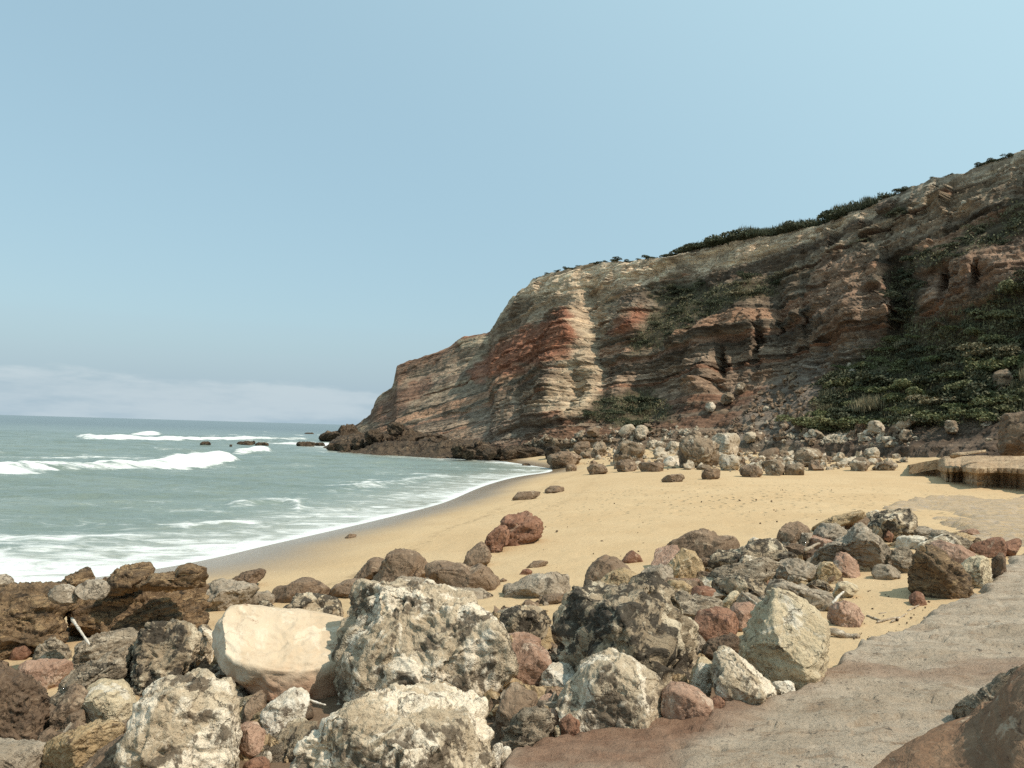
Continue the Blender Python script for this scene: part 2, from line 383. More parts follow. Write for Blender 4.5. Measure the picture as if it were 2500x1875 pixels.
breaker([(780,1198),(830,1195),(900,1187),(980,1176),(1060,1166),(1120,1160)], 0.30, 0.8, 2.0, [0,.6,.8,.8,.5,0], 0.28, 11)
breaker([(380,1284),(450,1281),(560,1277),(640,1270)], 0.16, 0.3, 0.8, [0,.6,.7,0], 0.35, 12)
breaker([(-200,1312),(60,1312),(180,1310),(300,1306),(400,1300)], 0.14, 0.4, 1.0, [0.5,.6,.7,.6,0], 0.30, 13)
Z = np.where(G > 0.0, np.minimum(Z, 0.03), Z)
foam = np.clip(foam * (1 - sstep(260, 420, Y)), 0, 1.3)
sea = link('sea', mesh_np('sea', np.stack([X, Y, Z], 1), grid_faces(len(dd), len(th)),
           attrs={'foam': foam, 'far': sstep(60, 500, Y), 'shallow': (1 - sstep(0.02, 1.3, -G)) * 0.9}), seamat)
tag(sea, kind='structure')

# ================================================================== CLIFF
K_ = 2500 / 2212
ctab = np.array([  # u, skyline v, skyline distance, foot v, foot distance (u, v in the 2212 px picture)
 (735,931,252,938,240),(760,922,248,938,228),(780,912,242,938,210),(800,895,238,940,196),(814,860,234,942,190),(822,852,233,943,186),(848,836,230,945,176),
 (858,789,226,946,172),(900,775,220,950,158),(958,756,214,957,144),(1000,727,206,962,132),(1058,719,198,966,120),(1068,700,176,967,118),
 (1100,652,171,968,114),(1150,607,164,968,108),(1200,587,158,962,104),(1290,569,150,956,99),(1400,561,141,952,94),(1460,552,137,950,91),
 (1520,535,131,950,88),(1600,520,124,952,84),(1700,502,118,955,78),(1790,482,111,958,73),(1890,440,103,962,68),(1950,416,98,966,65),
 (2000,395,95,970,62),(2100,364,88,976,57.5),(2212,324,82,985,53),(2400,262,73,1005,46),(2700,160,62,1050,38),(3100,20,52,1110,30)], float)
NV = 300
us = np.concatenate([np.linspace(735, 1300, 300), np.linspace(1301.2, 2230, 480), np.linspace(2235, 3100, 100)])
tv, td, fv_, fd = (np.interp(us, ctab[:, 0], ctab[:, k]) for k in (1, 2, 3, 4))
fr = np.concatenate([np.linspace(-0.06, 0, 6)[:-1], np.linspace(0, 1, NV)])
pr_r = np.array([(0,0),(.06,.10),(.30,.42),(.36,.50),(.58,.55),(.63,.62),(.84,.905),(.865,.92),(1,1)])
pr_l = np.array([(0,0),(.10,.10),(.22,.22),(.30,.32),(.42,.40),(.55,.58),(.66,.68),(.76,.82),(.80,.875),(1,1)])
br = sstep(1250, 1520, us)
fdp = (1 - br)[None, :] * np.interp(fr, *pr_l.T)[:, None] + br[None, :] * np.interp(fr, *pr_r.T)[:, None]
fdp = np.where(fr[:, None] < 0, fr[:, None] * 0.6, fdp)
V = fv_[None, :] + (tv - fv_)[None, :] * fr[:, None]
U = np.repeat(us[None, :], len(fr), 0)
D_ = fd[None, :] + (td - fd)[None, :] * fdp
# carved features: (u, v, half width, half height, metres: + recess, - buttress)
for u0, v0, su, sv, dz in ((1948,640,26,95,6.5),(1682,690,36,90,4.5),(1600,760,22,60,2.5),(1880,540,28,30,-2.5),(1830,660,38,110,-4.0),(1770,700,20,80,-2.0),
        (1285,660,26,60,5),(1225,700,34,50,-5.0),(1365,690,32,45,-4.5),(1300,780,22,110,4.0),(1180,820,26,60,-4),(1060,840,34,60,-3.0),(1400,870,55,50,5),(1500,800,50,90,-4.5),(1120,700,26,40,3),(1000,830,20,70,3.5),(1580,640,40,40,-2.5),
        (2080,560,90,40,-3.5),(2120,440,90,26,-2.0),(1740,880,50,80,-3.0),(1500,820,60,40,-2.5),(1560,920,80,30,2.0),(960,800,24,40,-3),(905,850,22,50,2.5),(1700,700,12,80,3.5),(1745,690,10,70,3),(1900,640,14,70,-3),(2040,610,12,40,3),(1560,800,14,50,3.5),(1470,840,12,40,3),(1640,740,10,60,3.5),(1240,840,10,50,2.5),(1120,870,10,40,2.5),(2120,600,12,36,3)):
    D_ += dz * np.exp(-(((U - u0) / su) ** 2 + ((V - v0) / sv) ** 2))
P = at_depth(U.ravel() * K_, V.ravel() * K_, D_.ravel())
NC = len(us)
Uf = U.ravel(); Vf = V.ravel(); Ff = np.repeat(fr, NC)
_wn = np.stack([fbm(np.stack([Uf / 40, Vf / 26, Uf * 0], 1), 4, 700), fbm(np.stack([Uf / 40, Vf / 26, Uf * 0 + 9], 1), 4, 703)], 1)
def patch(poly, soft=14, warp=22, seed=0):
    q = np.stack([Uf, Vf], 1); n = np.roll(_wn, (seed * 37) * NC, 0) if seed % 2 else _wn
    return 1 - sstep(-soft, soft, poly_sd(q + warp * n * 1.6, poly))
veg_polys = {
 'mid': [(1420,630),(1480,605),(1560,612),(1640,606),(1720,594),(1660,640),(1560,670),(1500,700),(1440,735),(1380,760),(1350,745),(1410,690)],
 'upper': [(1915,700),(1920,580),(1960,560),(2060,520),(2150,475),(2212,440),(2300,420),(2300,490),(2212,500),(2100,545),(1990,585),(1980,700),(1940,712)],  # creeping scrub; the left strip also puts the gully's shade into the ground colour
 'lower': [(1745,940),(1770,860),(1820,800),(1900,745),(1960,705),(2060,690),(2150,640),(2212,590),(2400,540),(2400,940),(2212,905),(2080,915),(1960,925),(1850,930)],
 'dark': [(1255,905),(1290,865),(1370,835),(1430,860),(1470,905),(1430,925),(1330,925)],  # cast shadow of the buttress, imitated by darkened ground and added bushes
 'shelf': [(1860,525),(1890,510),(1910,520),(1880,535)],
 'cap': [(1900,470),(1960,450),(1980,455),(1920,480)]}
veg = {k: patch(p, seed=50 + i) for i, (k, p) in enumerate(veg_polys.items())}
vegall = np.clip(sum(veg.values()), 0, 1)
talus = sstep(1230, 1420, Uf) * (1 - sstep(0.24, 0.34, Ff + 0.05 * fbm(np.stack([Uf / 50, Vf / 50, Uf * 0], 1), 3, 77)))
hard_rock = 1 - np.clip(np.maximum(vegall, talus), 0, 1)
# bedding: beds of unequal hardness stand proud or are cut back
rs = np.random.RandomState(4)
zb = np.cumsum(rs.choice([0.35, 0.5, 0.8, 1.2, 1.8, 2.6], 130, p=[.2, .2, .2, .16, .14, .1])) - 40; hb = rs.rand(130)
warp = 2.0 * fbm(P * 0.03, 3, 61) + 0.45 * fbm(P * 0.25, 4, 62)
zz = P[:, 2] + warp + 0.21 * (P[:, 1] - 110)
kb = np.clip(np.searchsorted(zb, zz), 0, 129)
zin = np.interp(zz, zb, np.arange(130)); frac = zin - np.floor(zin)
bed = hb[kb] + 0.35 * (frac - 0.5)
out = np.array([-0.86, -0.5, 0.12])
along = P[:, 0] * -0.5 + P[:, 1] * 0.86
pa = np.stack([along * 0.16, P[:, 2] * 0.03, P[:, 2] * 0 + 3], 1)
flute = fbm(pa, 4, 66, ridged=True)
def hsh0(x): return np.modf(np.abs(np.sin(x * 91.345) * 47453.5453))[0]
brk = sstep(-.25, .2, fbm(P * np.array([.12, .12, .3]), 3, 65))
disp = hard_rock * ((bed - 0.5) * (0.7 + 1.9 * brk) + 1.7 * flute + 1.8 * fbm(P * np.array([.09, .09, .05]), 3, 64) + .7 * fbm(P * 0.22, 4, 67) + .6 * fbm(P * np.array([.9, .9, 1.4]), 4, 68, 0.62, True) + (hsh0(np.floor(zz * 2.3)) - .5) * .55)
# vertical joints break the beds into blocks that stand proud or lie back
def hsh1(x, k): return np.modf(np.abs(np.sin(x * 12.9898 + k * 78.233) * 43758.5453))[0]
jw = along / 2.6 + hsh1(np.floor(kb / 3.0), 3) * 3 + .35 * fbm(P * .4, 3, 64); j2 = along / 0.95 + hsh1(kb, 5) * 5 + .3 * fbm(P * .8, 2, 63)
disp += hard_rock * ((hsh1(np.floor(jw), 1) - .5) * (0.8 + 1.5 * sstep(.82, .9, Ff)) + (hsh1(np.floor(j2), 2) - .5) * .45)
disp *= np.interp(Uf, [735, 860, 1060, 1090, 1200], [.15, .3, .4, .7, 1.0])
disp += (1 - hard_rock) * (1.5 * fbm(P * 0.12, 3, 69) + 0.9 * fbm(P * 0.5, 4, 70, 0.6))
disp += talus * 0.9 * fbm(np.stack([along * 0.9, P[:, 2] * 0.2, P[:, 1] * 0.2], 1), 4, 71, 0.6, True)
disp *= 1 - 0.75 * sstep(0.95, 1.0, Ff)
P = P + out * disp[:, None]
P[:, 2] += hard_rock * 0.25 * fbm(P * 0.5, 3, 72) + (Ff > 0.995) * 0.8 * fbm(np.stack([along * 0.25, along * 0, along * 0], 1), 4, 73)
# colour of the beds (regions of different rock, clay, scree and soil)
def C3(*c): return np.array(c)
ct = np.array([(-20,.14,.115,.088),(-8,.17,.14,.105),(-2,.23,.19,.14),(4,.20,.16,.12),(9,.28,.205,.145),(13,.26,.20,.145),(17,.20,.165,.125),(20,.26,.215,.155),(24,.21,.17,.125),(28,.30,.25,.18),(32,.25,.20,.15),(37,.27,.22,.16),(42,.33,.28,.205),(47,.44,.38,.28),(60,.46,.40,.30)])
col = np.stack([np.interp(zz, ct[:, 0], ct[:, k]) for k in (1, 2, 3)], 1)
tone = rs.rand(130) * 0.95 + 0.55; pinkb = (rs.rand(130) < 0.2)
col *= tone[kb][:, None]
col = np.where((pinkb[kb])[:, None], col * C3(1.12, 0.88, 0.8), col)
col *= (1 + 0.55 * fbm(P * 0.35, 4, 80))[:, None]
_pn = (1 + 0.45 * fbm(P * 0.5, 4, 200))[:, None]
def paint(poly, c, soft=10, warp=18, seed=0, a=1.0):
    global col
    k = (patch(poly, soft, warp, seed) * a)[:, None]; n = _pn
    col = col * (1 - k) + k * np.array(c) * n * (0.75 + 0.25 * tone[kb][:, None])
RED = (0.27, 0.13, 0.080); CREAM = (0.43, 0.36, 0.255)
paint([(1010,800),(1090,735),(1150,705),(1225,672),(1265,640),(1272,715),(1245,762),(1160,788),(1090,808),(1030,832)], RED, seed=1)
paint([(795,915),(812,862),(850,842),(905,820),(950,800),(930,850),(880,880),(830,925)], (0.19, 0.105, 0.07), seed=2, a=0.7)
paint([(1315,725),(1350,690),(1388,662),(1412,678),(1395,702),(1350,726)], RED, seed=3, warp=8)
paint([(855,785),(910,770),(962,752),(1000,722),(1062,716),(1062,728),(1000,742),(960,775),(900,800),(856,835)], (0.30, 0.15, 0.09), 6, 8, seed=4)
paint([(855,790),(960,752),(1068,716),(1130,640),(1160,640),(1120,720),(1040,770),(940,810),(860,840)], (0.19, 0.145, 0.105), 12, 16, seed=20, a=0.75)
paint([(985,735),(1062,722),(1060,738),(1000,752)], CREAM, 5, 5, seed=5)
paint([(1235,645),(1290,622),(1360,608),(1330,660),(1295,720),(1300,760),(1292,850),(1250,905),(1175,880),(1205,800),(1255,730)], CREAM, 12, 20, seed=6, a=0.85)
paint([(1120,640),(1150,605),(1290,568),(1470,550),(1475,600),(1400,612),(1290,628),(1200,640)], (0.70, 0.585, 0.43), 8, 10, seed=7, a=0.92)
paint([(1480,545),(1600,515),(1800,475),(1900,438),(1900,466),(1800,512),(1600,575),(1500,595)], (0.64, 0.54, 0.40), 8, 8, seed=8, a=0.9)
paint([(1900,440),(2000,395),(2212,322),(2400,250),(2400,300),(2212,372),(2000,430)], (0.46, 0.41, 0.32), 8, 8, seed=9, a=0.85)
paint([(1885,640),(1960,592),(2212,515),(2400,470),(2400,560),(2212,595),(2100,632),(1985,672),(1960,690),(1885,692)], (0.33, 0.235, 0.17), 10, 14, seed=10, a=0.9)
paint([(1780,560),(1890,545),(1890,690),(1850,740),(1790,765),(1760,640)], (0.34, 0.245, 0.175), 10, 14, seed=11, a=0.8)
paint([(1560,950),(1640,860),(1720,790),(1790,750),(1800,800),(1760,870),(1740,960)], (0.25, 0.225, 0.19), 16, 20, seed=12, a=0.8)
paint([(1800,770),(1850,720),(1900,745),(1860,800),(1810,830)], (0.33, 0.29, 0.235), 10, 14, seed=13, a=0.8)
paint([(1860,560),(1900,520),(2020,470),(2140,420),(2150,440),(2050,500),(1940,540)], (0.36, 0.29, 0.21), 8, 16, seed=14, a=0.8)
paint([(1730,930),(1850,925),(2050,925),(2212,905),(2400,920),(2400,1080),(2212,1010),(1950,990),(1730,980)], (0.135, 0.105, 0.08), 12, 14, seed=15, a=0.9)
paint([(1020,880),(1180,860),(1200,940),(1020,965)], (0.27, 0.235, 0.185), 14, 20, seed=16, a=0.6)
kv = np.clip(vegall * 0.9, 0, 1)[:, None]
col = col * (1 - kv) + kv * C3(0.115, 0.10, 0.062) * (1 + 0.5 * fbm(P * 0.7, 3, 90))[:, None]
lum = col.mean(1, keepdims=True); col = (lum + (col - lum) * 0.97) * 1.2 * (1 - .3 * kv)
right_shade = sstep(1380, 1560, Uf) * (1 - sstep(.80, .86, Ff)); col = np.clip(col * C3(1.06, .965, .90) * (1 - .20 * right_shade)[:, None], 0.02, 0.92)  # right cliff below the cap: its shade is darkened into the colour
# plateau behind the edge
tops = P[-NC:]
back = []
for k, (dy, dz_) in enumerate(((2.5, 0.25), (8, 0.1), (25, -0.5), (70, -1.5))):
    b = tops + np.array([0.5, 0.86, 0]) * dy; b[:, 2] = tops[:, 2] + dz_ * np.clip((tops[:, 2] - 4) / 20, 0, 1); back.append(b)
zzv = np.concatenate([zz, np.tile(zz[-NC:], 4)]); alv = np.concatenate([along, np.tile(along[-NC:], 4)])
PV = np.concatenate([P] + back); colv = np.concatenate([col] + [np.tile(C3(.10, .095, .05), (NC, 1))] * 4)
m = Mat('cliff_rock'); c = m.coord('Object', rand=False); cz = m.coord('Object', scale=(0.35, 0.35, 2.2), rand=False)
base = m.attr('Col', 'Color')
cx = m.n('ShaderNodeCombineXYZ'); m.l(m.math('MULTIPLY', m.attr('along'), 0.05), cx.inputs[0]); m.l(m.math('MULTIPLY', m.attr('zz'), 1.0), cx.inputs[2])
lay = m.noise(cx.outputs[0], 1.5, 5, 0.72); lay2 = m.noise(cx.outputs[0], 0.45, 3, 0.6)
base = m.mix(m.rng(lay, 0.50, 0.62, 0, 0.6), base, m.mix(1.0, base, (0.48, 0.44, 0.42), 'MULTIPLY'))
base = m.mix(m.rng(lay, 0.43, 0.33, 0, 0.55), base, m.mix(1.0, base, (1.55, 1.5, 1.42), 'MULTIPLY'))
base = m.mix(m.rng(lay2, 0.54, 0.60, 0, 0.6), base, m.mix(1.0, base, (0.58, 0.52, 0.48), 'MULTIPLY'))
n1 = m.noise(cz, 1.1, 8, 0.68); n2 = m.noise(c, 2.6, 8, 0.7); n3 = m.noise(c, 0.6, 6, 0.65)
n4 = m.noise(c, 5.5, 6, 0.75); n5 = m.noise(cz, 0.35, 6, 0.7)
col_ = m.mix(m.rng(n1, 0.40, 0.62, 0, 0.8), base, m.mix(1.0, base, (0.52, 0.47, 0.43), 'MULTIPLY'))
col_ = m.mix(m.rng(n2, 0.52, 0.64, 0, 0.85), col_, m.mix(1.0, base, (1.55, 1.5, 1.42), 'MULTIPLY'))
col_ = m.mix(m.rng(n3, 0.52, 0.66, 0, 0.6), col_, m.mix(1.0, base, (0.45, 0.43, 0.42), 'MULTIPLY'))
col_ = m.mix(m.rng(n4, 0.56, 0.68, 0, 0.45), col_, m.mix(1.0, base, (0.34, 0.31, 0.29), 'MULTIPLY'))
col_ = m.mix(m.rng(n5, 0.52, 0.64, 0, 0.6), col_, m.mix(1.0, base, (1.4, 1.36, 1.28), 'MULTIPLY'))
nb = m.bump(lay, 0.8, 0.5); nb = m.bump(n1, 0.6, 0.4, nb); nb = m.bump(n2, 0.7, 0.28, nb); nb = m.bump(n4, 0.5, 0.08, nb)
cliffmat = m.done(col_, 0.95, nb)
cliff = link('cliff', mesh_np('cliff', PV, grid_faces(len(fr) + 4, NC), cols={'Col': colv}, attrs={'zz': zzv, 'along': alv}), cliffmat)
tag(cliff, kind='structure')
CL_n = vnormals(P, np.concatenate([grid_faces(len(fr), NC)[:, [0, 1, 2]], grid_faces(len(fr), NC)[:, [0, 2, 3]]]))
def on_cliff(u, v):               # place on the cliff seen at a pixel (2212 px picture)
    k = np.argmin((Uf - u) ** 2 + (Vf - v) ** 2); return P[k]

# ================================================================== SCRUB on the cliff
def leaf_mat(name, a, b, dry_):
    m = Mat(name); c = m.coord('Object'); oi = m.n('ShaderNodeObjectInfo')
    n = m.noise(c, 2.2, 4); n2 = m.noise(c, 14, 2)
    col = m.mix(m.rng(n, 0.3, 0.7), a, b); col = m.mix(m.rng(n2, 0.5, 0.75, 0, 0.5), col, dry_)
    col = m.mix(m.math('MULTIPLY', oi.outputs['Random'], 0.45), col, dry_)
    return m.done(col, 0.7)
leafs = [leaf_mat('scrub_dark', (0.045, 0.053, 0.027), (0.075, 0.083, 0.042), (0.115, 0.10, 0.055)),
         leaf_mat('scrub_green', (0.080, 0.092, 0.036), (0.150, 0.160, 0.062), (0.20, 0.17, 0.09)),
         leaf_mat('scrub_dry', (0.14, 0.12, 0.065), (0.21, 0.18, 0.10), (0.26, 0.215, 0.13))]
def shrub_mesh(seed, n=900, flat=0.6, leaf=0.06, blades=False):
    r = np.random.RandomState(seed); k = 9
    cc = r.randn(k, 3) * np.array([.42, .42, .2]); cc[:, 2] = np.abs(cc[:, 2]) + .12; rad = r.uniform(.24, .5, k)
    w = r.choice(k, n, p=rad ** 2 / (rad ** 2).sum()); d = r.randn(n, 3); d /= np.linalg.norm(d, axis=1)[:, None]; d[:, 2] = np.abs(d[:, 2]) * 1.0 - 0.12
    c0 = cc[w] + d * rad[w][:, None] * r.uniform(.72, 1.08, n)[:, None]; c0[:, 2] *= flat; c0[:, 2] = np.maximum(c0[:, 2], 0.0)
    a = r.randn(n, 3); a /= np.linalg.norm(a, axis=1)[:, None]; b = np.cross(a, r.randn(n, 3)); b /= np.linalg.norm(b, axis=1)[:, None]
    s = leaf * r.uniform(.6, 1.5, n)[:, None]
    if blades: a = a * .25 + np.array([0, 0, 1.0]); a *= r.uniform(1.0, 3.2, n)[:, None]; b *= .4
    v = np.concatenate([c0 - a * s, c0 + b * s * .6, c0 + a * s * 1.2, c0 - b * s * .6]); f = np.stack([np.arange(n), np.arange(n) + n, np.arange(n) + 2 * n, np.arange(n) + 3 * n], 1)
    # stems
    sv = []; sf = []
    for q in range(7):
        an = r.rand() * 6.28; tip = np.array([math.cos(an) * .4, math.sin(an) * .4, .35 * flat + .15]); o = len(v) + len(sv)
        for z_, rr in ((np.zeros(3) - [0, 0, .15], .02), (tip, .008)):
            for e in range(3): sv.append(z_ + rr * np.array([math.cos(e * 2.1), math.sin(e * 2.1), 0]))
        for e in range(3): sf.append([o + e, o + (e + 1) % 3, o + 3 + (e + 1) % 3, o + 3 + e])
    return mesh_np('shrub', np.concatenate([v, np.array(sv)]), np.concatenate([f, np.array(sf)]), smooth=False)
shr = []
for i in range(9):
    me = shrub_mesh(i, 1500, .75 if i < 6 else .55, .055, blades=(i in (2, 5))); me.materials.append(leafs[[0, 0, 0, 1, 1, 2, 0, 1, 2][i]]); shr.append(me)
rng = random.Random(11)
def put_shrubs(mask, n, size, kinds, label, group, sink=0.1, cat='shrub', mind=1.3):
    w = mask * (Uf > 730) * (Uf < 2240) * (Ff > 0.0); idx = np.nonzero(w > 0.45)[0]
    got = []; tries = 0
    # sample evenly over the slope as seen (denser near the camera needs fewer)
    while len(got) < n and tries < n * 60:
        tries += 1
        k = idx[rng.randrange(len(idx))]; p = P[k]
        if any((p[0] - q[0]) ** 2 + (p[1] - q[1]) ** 2 + (p[2] - q[2]) ** 2 < mind ** 2 for q in got): continue
        got.append(p); s = rng.uniform(*size)
        o = link('shrub', shr[rng.choice(kinds)], None, (p[0], p[1], p[2] - sink * s))
        o.rotation_euler = (rng.uniform(-.15, .15), rng.uniform(-.15, .15), rng.uniform(0, 6.28)); o.scale = (s * rng.uniform(.85, 1.3), s * rng.uniform(.85, 1.3), s * rng.uniform(.7, 1.15))
        tag(o, label, cat, group)
put_shrubs(veg['lower'], 105, (0.9, 2.4), [0, 1, 3, 4, 3, 4, 5, 7, 8, 0, 1], 'green scrub bush on the lower right cliff slope', 'bushes on the lower right slope')
put_shrubs(veg['mid'], 40, (.8, 1.7), [0, 1, 8, 6, 0], 'dark low bush on the bench below the pale cliff edge', 'bushes on the mid cliff bench')
put_shrubs(np.maximum(veg['upper'], np.maximum(veg['shelf'], veg['cap'])), 30, (.7, 1.5), [0, 1, 5, 6, 8], 'dark creeping bush high on the right cliff', 'bushes high on the right cliff')
put_shrubs(veg['dark'], 14, (1.0, 2.0), [0, 1, 6], 'dark bush standing in for a cast shadow at mid cliff', 'bushes standing in for a cast shadow')
def skyline_shrubs(u0, u1, n, h, label, group, kinds, rows=(0.0, 4.0)):
    for i in range(n):
        u = u0 + (u1 - u0) * (i + rng.random() * .8) / n; j = int(np.argmin(np.abs(us - u))); t = tops[j]
        dy = rng.uniform(*rows); s = rng.uniform(.75, 1.2) * np.interp(u, *h)
        o = link('shrub', shr[rng.choice(kinds)], None, (t[0] + .5 * dy, t[1] + .86 * dy, t[2] - .1 * s))
        o.rotation_euler = (0, 0, rng.uniform(0, 6.28)); o.scale = (s * 1.15, s * 1.15, s)
        tag(o, label, 'shrub', group)
skyline_shrubs(1475, 1930, 62, ([1470, 1520, 1600, 1750, 1800, 1900, 1935], [1.5, 2.9, 2.6, 2.2, 2.5, 1.7, .8]), 'dark windswept bush on the skyline of the cliff', 'bushes along the cliff skyline', [0, 1, 2, 2, 6])
skyline_shrubs(1150, 1475, 20, ([1150, 1290, 1470], [.8, .9, 1.3]), 'low dark scrub capping the far pale cliff edge', 'scrub on the far cliff edge', [0, 1, 6], (-.6, 1.5))
skyline_shrubs(1930, 2060, 12, ([1930, 2000, 2060], [.9, .6, .4]), 'small scrub dotting the skyline right of the bushes', 'small scrub on the skyline', [0, 2, 6], (0, 2))
skyline_shrubs(2085, 2225, 8, ([2085, 2150, 2225], [.6, .9, .7]), 'low scrub at the top right end of the skyline', 'scrub at the right skyline', [0, 6], (0, 1.5))
# low ground cover that nobody could count
r = np.random.RandomState(18)
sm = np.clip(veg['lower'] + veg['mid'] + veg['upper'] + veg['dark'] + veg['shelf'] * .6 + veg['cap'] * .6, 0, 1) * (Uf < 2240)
clump = fbm(P * 0.45, 3, 140); wgt = np.where((sm > .3) & (clump > .0), sm, 0); wgt /= wgt.sum()
ns = 26000; si = r.choice(len(P), ns, p=wgt)
c0 = P[si] + r.randn(ns, 3) * np.array([.3, .3, .05]); c0[:, 2] += np.abs(r.randn(ns)) * .22 * (1 + clump[si] * 2)
a_ = r.randn(ns, 3); a_ /= np.linalg.norm(a_, axis=1)[:, None]; b_ = np.cross(a_, r.randn(ns, 3)); b_ /= np.linalg.norm(b_, axis=1)[:, None]; s_ = r.uniform(.05, .16, ns)[:, None]
sc_v = np.concatenate([c0 - a_ * s_, c0 + b_ * s_ * .7, c0 + a_ * s_ * 1.2, c0 - b_ * s_ * .7]); q_ = np.arange(ns); sc_f = np.stack([q_, q_ + ns, q_ + 2 * ns, q_ + 3 * ns], 1)
scrub = link('scrub', mesh_np('scrub', sc_v, sc_f, smooth=False), leaf_mat('ground_scrub', (0.075, 0.078, 0.037), (0.13, 0.125, 0.06), (0.20, 0.165, 0.09)))
tag(scrub, 'low green and brown scrub covering the cliff slopes', 'scrub', kind='stuff')
# skyline reeds and brush behind the cliff edge
ns = 16000; uu_ = r.uniform(1465, 1935, ns); jj = np.searchsorted(us, uu_).clip(0, NC - 1); dy = r.uniform(0, 5, ns); hh = np.interp(uu_, [1465, 1520, 1600, 1750, 1800, 1900, 1935], [.5, 2.1, 1.9, 1.6, 2.0, 1.5, .4])
hh = hh * (.75 + .9 * np.abs(fbm(np.stack([uu_ * .09, uu_ * 0, uu_ * 0], 1), 4, 88)))
c0 = tops[jj] + np.stack([.5 * dy, .86 * dy, r.rand(ns) ** .8 * hh - .1], 1)
a_ = r.randn(ns, 3) * .5; a_[:, 2] = 1; b_ = r.randn(ns, 3); b_[:, 2] *= .2; s_ = r.uniform(.06, .2, ns)[:, None]
sc_v = np.concatenate([c0 - a_ * s_, c0 + b_ * s_ * .35, c0 + a_ * s_ * 1.6, c0 - b_ * s_ * .35]); q_ = np.arange(ns); sc_f = np.stack([q_, q_ + ns, q_ + 2 * ns, q_ + 3 * ns], 1)
tag(link('brush', mesh_np('brush', sc_v, sc_f, smooth=False), leafs[0]), 'dark brush and reeds growing along the cliff skyline', 'brush', kind='stuff')
# tall reeds and dry grass among the bushes
bl_v = []; bl_f = []; r = np.random.RandomState(8)
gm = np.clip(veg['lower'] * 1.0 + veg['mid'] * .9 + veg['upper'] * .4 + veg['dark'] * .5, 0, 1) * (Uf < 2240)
gi = np.nonzero(gm > .4)[0]; gi = r.choice(gi, 9000); nb_ = len(gi)
p0 = P[gi] + r.randn(nb_, 3) * np.array([.25, .25, .02]); h_ = r.uniform(.3, 1.0, nb_)[:, None]; le = r.randn(nb_, 3) * .22; le[:, 2] = 1; ww = r.randn(nb_, 3) * .018; ww[:, 2] = 0
gv = np.concatenate([p0 - ww, p0 + ww, p0 + le * h_]); gf = np.stack([np.arange(nb_), np.arange(nb_) + nb_, np.arange(nb_) + 2 * nb_], 1)
grass = link('grass', mesh_np('grass', gv, gf, smooth=False), leaf_mat('dry_grass', (0.14, 0.125, 0.06), (0.20, 0.175, 0.09), (0.09, 0.10, 0.04)))
tag(grass, 'thin dry grass and reeds on the cliff slopes', 'grass', kind='stuff')

# ================================================================== ROCK PLATFORM under the photographer
def sheet(name, polyW, mat, lift, umin, umax, dmin, dmax, nu, nd, rough, seed, extra=None, holes=0.0):
    poly = np.array([hit_ground(*p)[:2] for p in to_src('W', polyW)])
    th = np.linspace(umin, umax, nu); dd = np.geomspace(dmin, dmax, nd)
    T, D_ = np.meshgrid(th, dd); X = (D_ * T).ravel(); Y = D_.ravel()
    P2 = np.stack([X, Y, X * 0], 1)
    sd = poly_sd(P2[:, :2], poly) + 0.35 * fbm(P2 * 0.9, 4, seed) * np.clip(Y / 8, 0.5, 3)
    inn = 1 - sstep(-0.16 * np.clip(Y / 8, .6, 3), 0.06, sd)
    Z = gz(X, Y) - 0.16 + inn * (0.16 + lift + rough * (0.10 * fbm(P2 * 0.5, 4, seed + 1) + 0.05 * fbm(P2 * 1.9, 4, seed + 2) + 0.02 * fbm(P2 * 7, 3, seed + 3)))
    # shallow weathered steps and dark solution pits
    st = fbm(P2 * np.array([.35, .7, 1]), 4, seed + 5) * 4; Z += inn * rough * 0.035 * (np.floor(st) - st) 
    w = worley(P2 * 2.3, seed + 6); Z -= inn * rough * 0.05 * (1 - sstep(0.05, 0.16, w)); g2 = fbm(P2 * np.array([1.1, 2.4, 1]), 4, seed + 8, .6, True); Z += inn * rough * 0.05 * g2
    if holes: Z -= holes * sstep(0.05, 0.25, fbm(P2 * np.array([.25, .16, 1]), 4, seed + 7))
    if extra is not None: Z += extra(X, Y) * inn
    f = grid_faces(nd, nu); keep = (sd[f] < 1.0).any(1); f = f[keep]
    used = np.unique(f); rm = np.full(len(X), -1); rm[used] = np.arange(len(used))
    red = None
    v = np.stack([X, Y, Z], 1)[used]
    return v, rm[f], P2[used]
m = Mat('platform_rock'); c = m.coord('Object', rand=False); cz = m.coord('Object', scale=(1, 2.4, 1), rand=False, rot=(0, 0, 0.5))
n1 = m.noise(cz, 0.9, 7, 0.62); n2 = m.noise(c, 6, 8, 0.7); n3 = m.noise(cz, 2.4, 8, 0.7, 0.6); n4 = m.voro(c, 3.0)
col = m.mix(m.rng(n1, 0.32, 0.66), (0.355, 0.275, 0.195), (0.46, 0.37, 0.275))
col = m.mix(m.rng(n3, 0.50, 0.68, 0, 0.75), col, (0.26, 0.17, 0.105))
col = m.mix(m.rng(n2, 0.52, 0.72, 0, 0.6), col, (0.44, 0.38, 0.295))
col = m.mix(m.rng(m.noise(c, 11, 4, 0.6), 0.62, 0.68, 0, 0.85), col, (0.10, 0.08, 0.062))
col = m.mix(m.rng(m.noise(c, 38, 4, 0.6), 0.56, 0.68, 0, 0.55), col, (0.13, 0.10, 0.075))
wc = m.n('ShaderNodeVectorMath', operation='ADD'); m.l(c, wc.inputs[0]); m.l(m.noise(c, 1.3, 4, 0.6, 0, 'Color'), wc.inputs[1])
crack = m.voro(wc.outputs[0], 0.38, 'DISTANCE_TO_EDGE'); crk = m.math('MULTIPLY', m.rng(crack, 0.014, 0.003), m.rng(n1, 0.52, 0.60))
col = m.mix(m.math('MULTIPLY', crk, 0.30), col, (0.09, 0.07, 0.052))
red = m.attr('red')
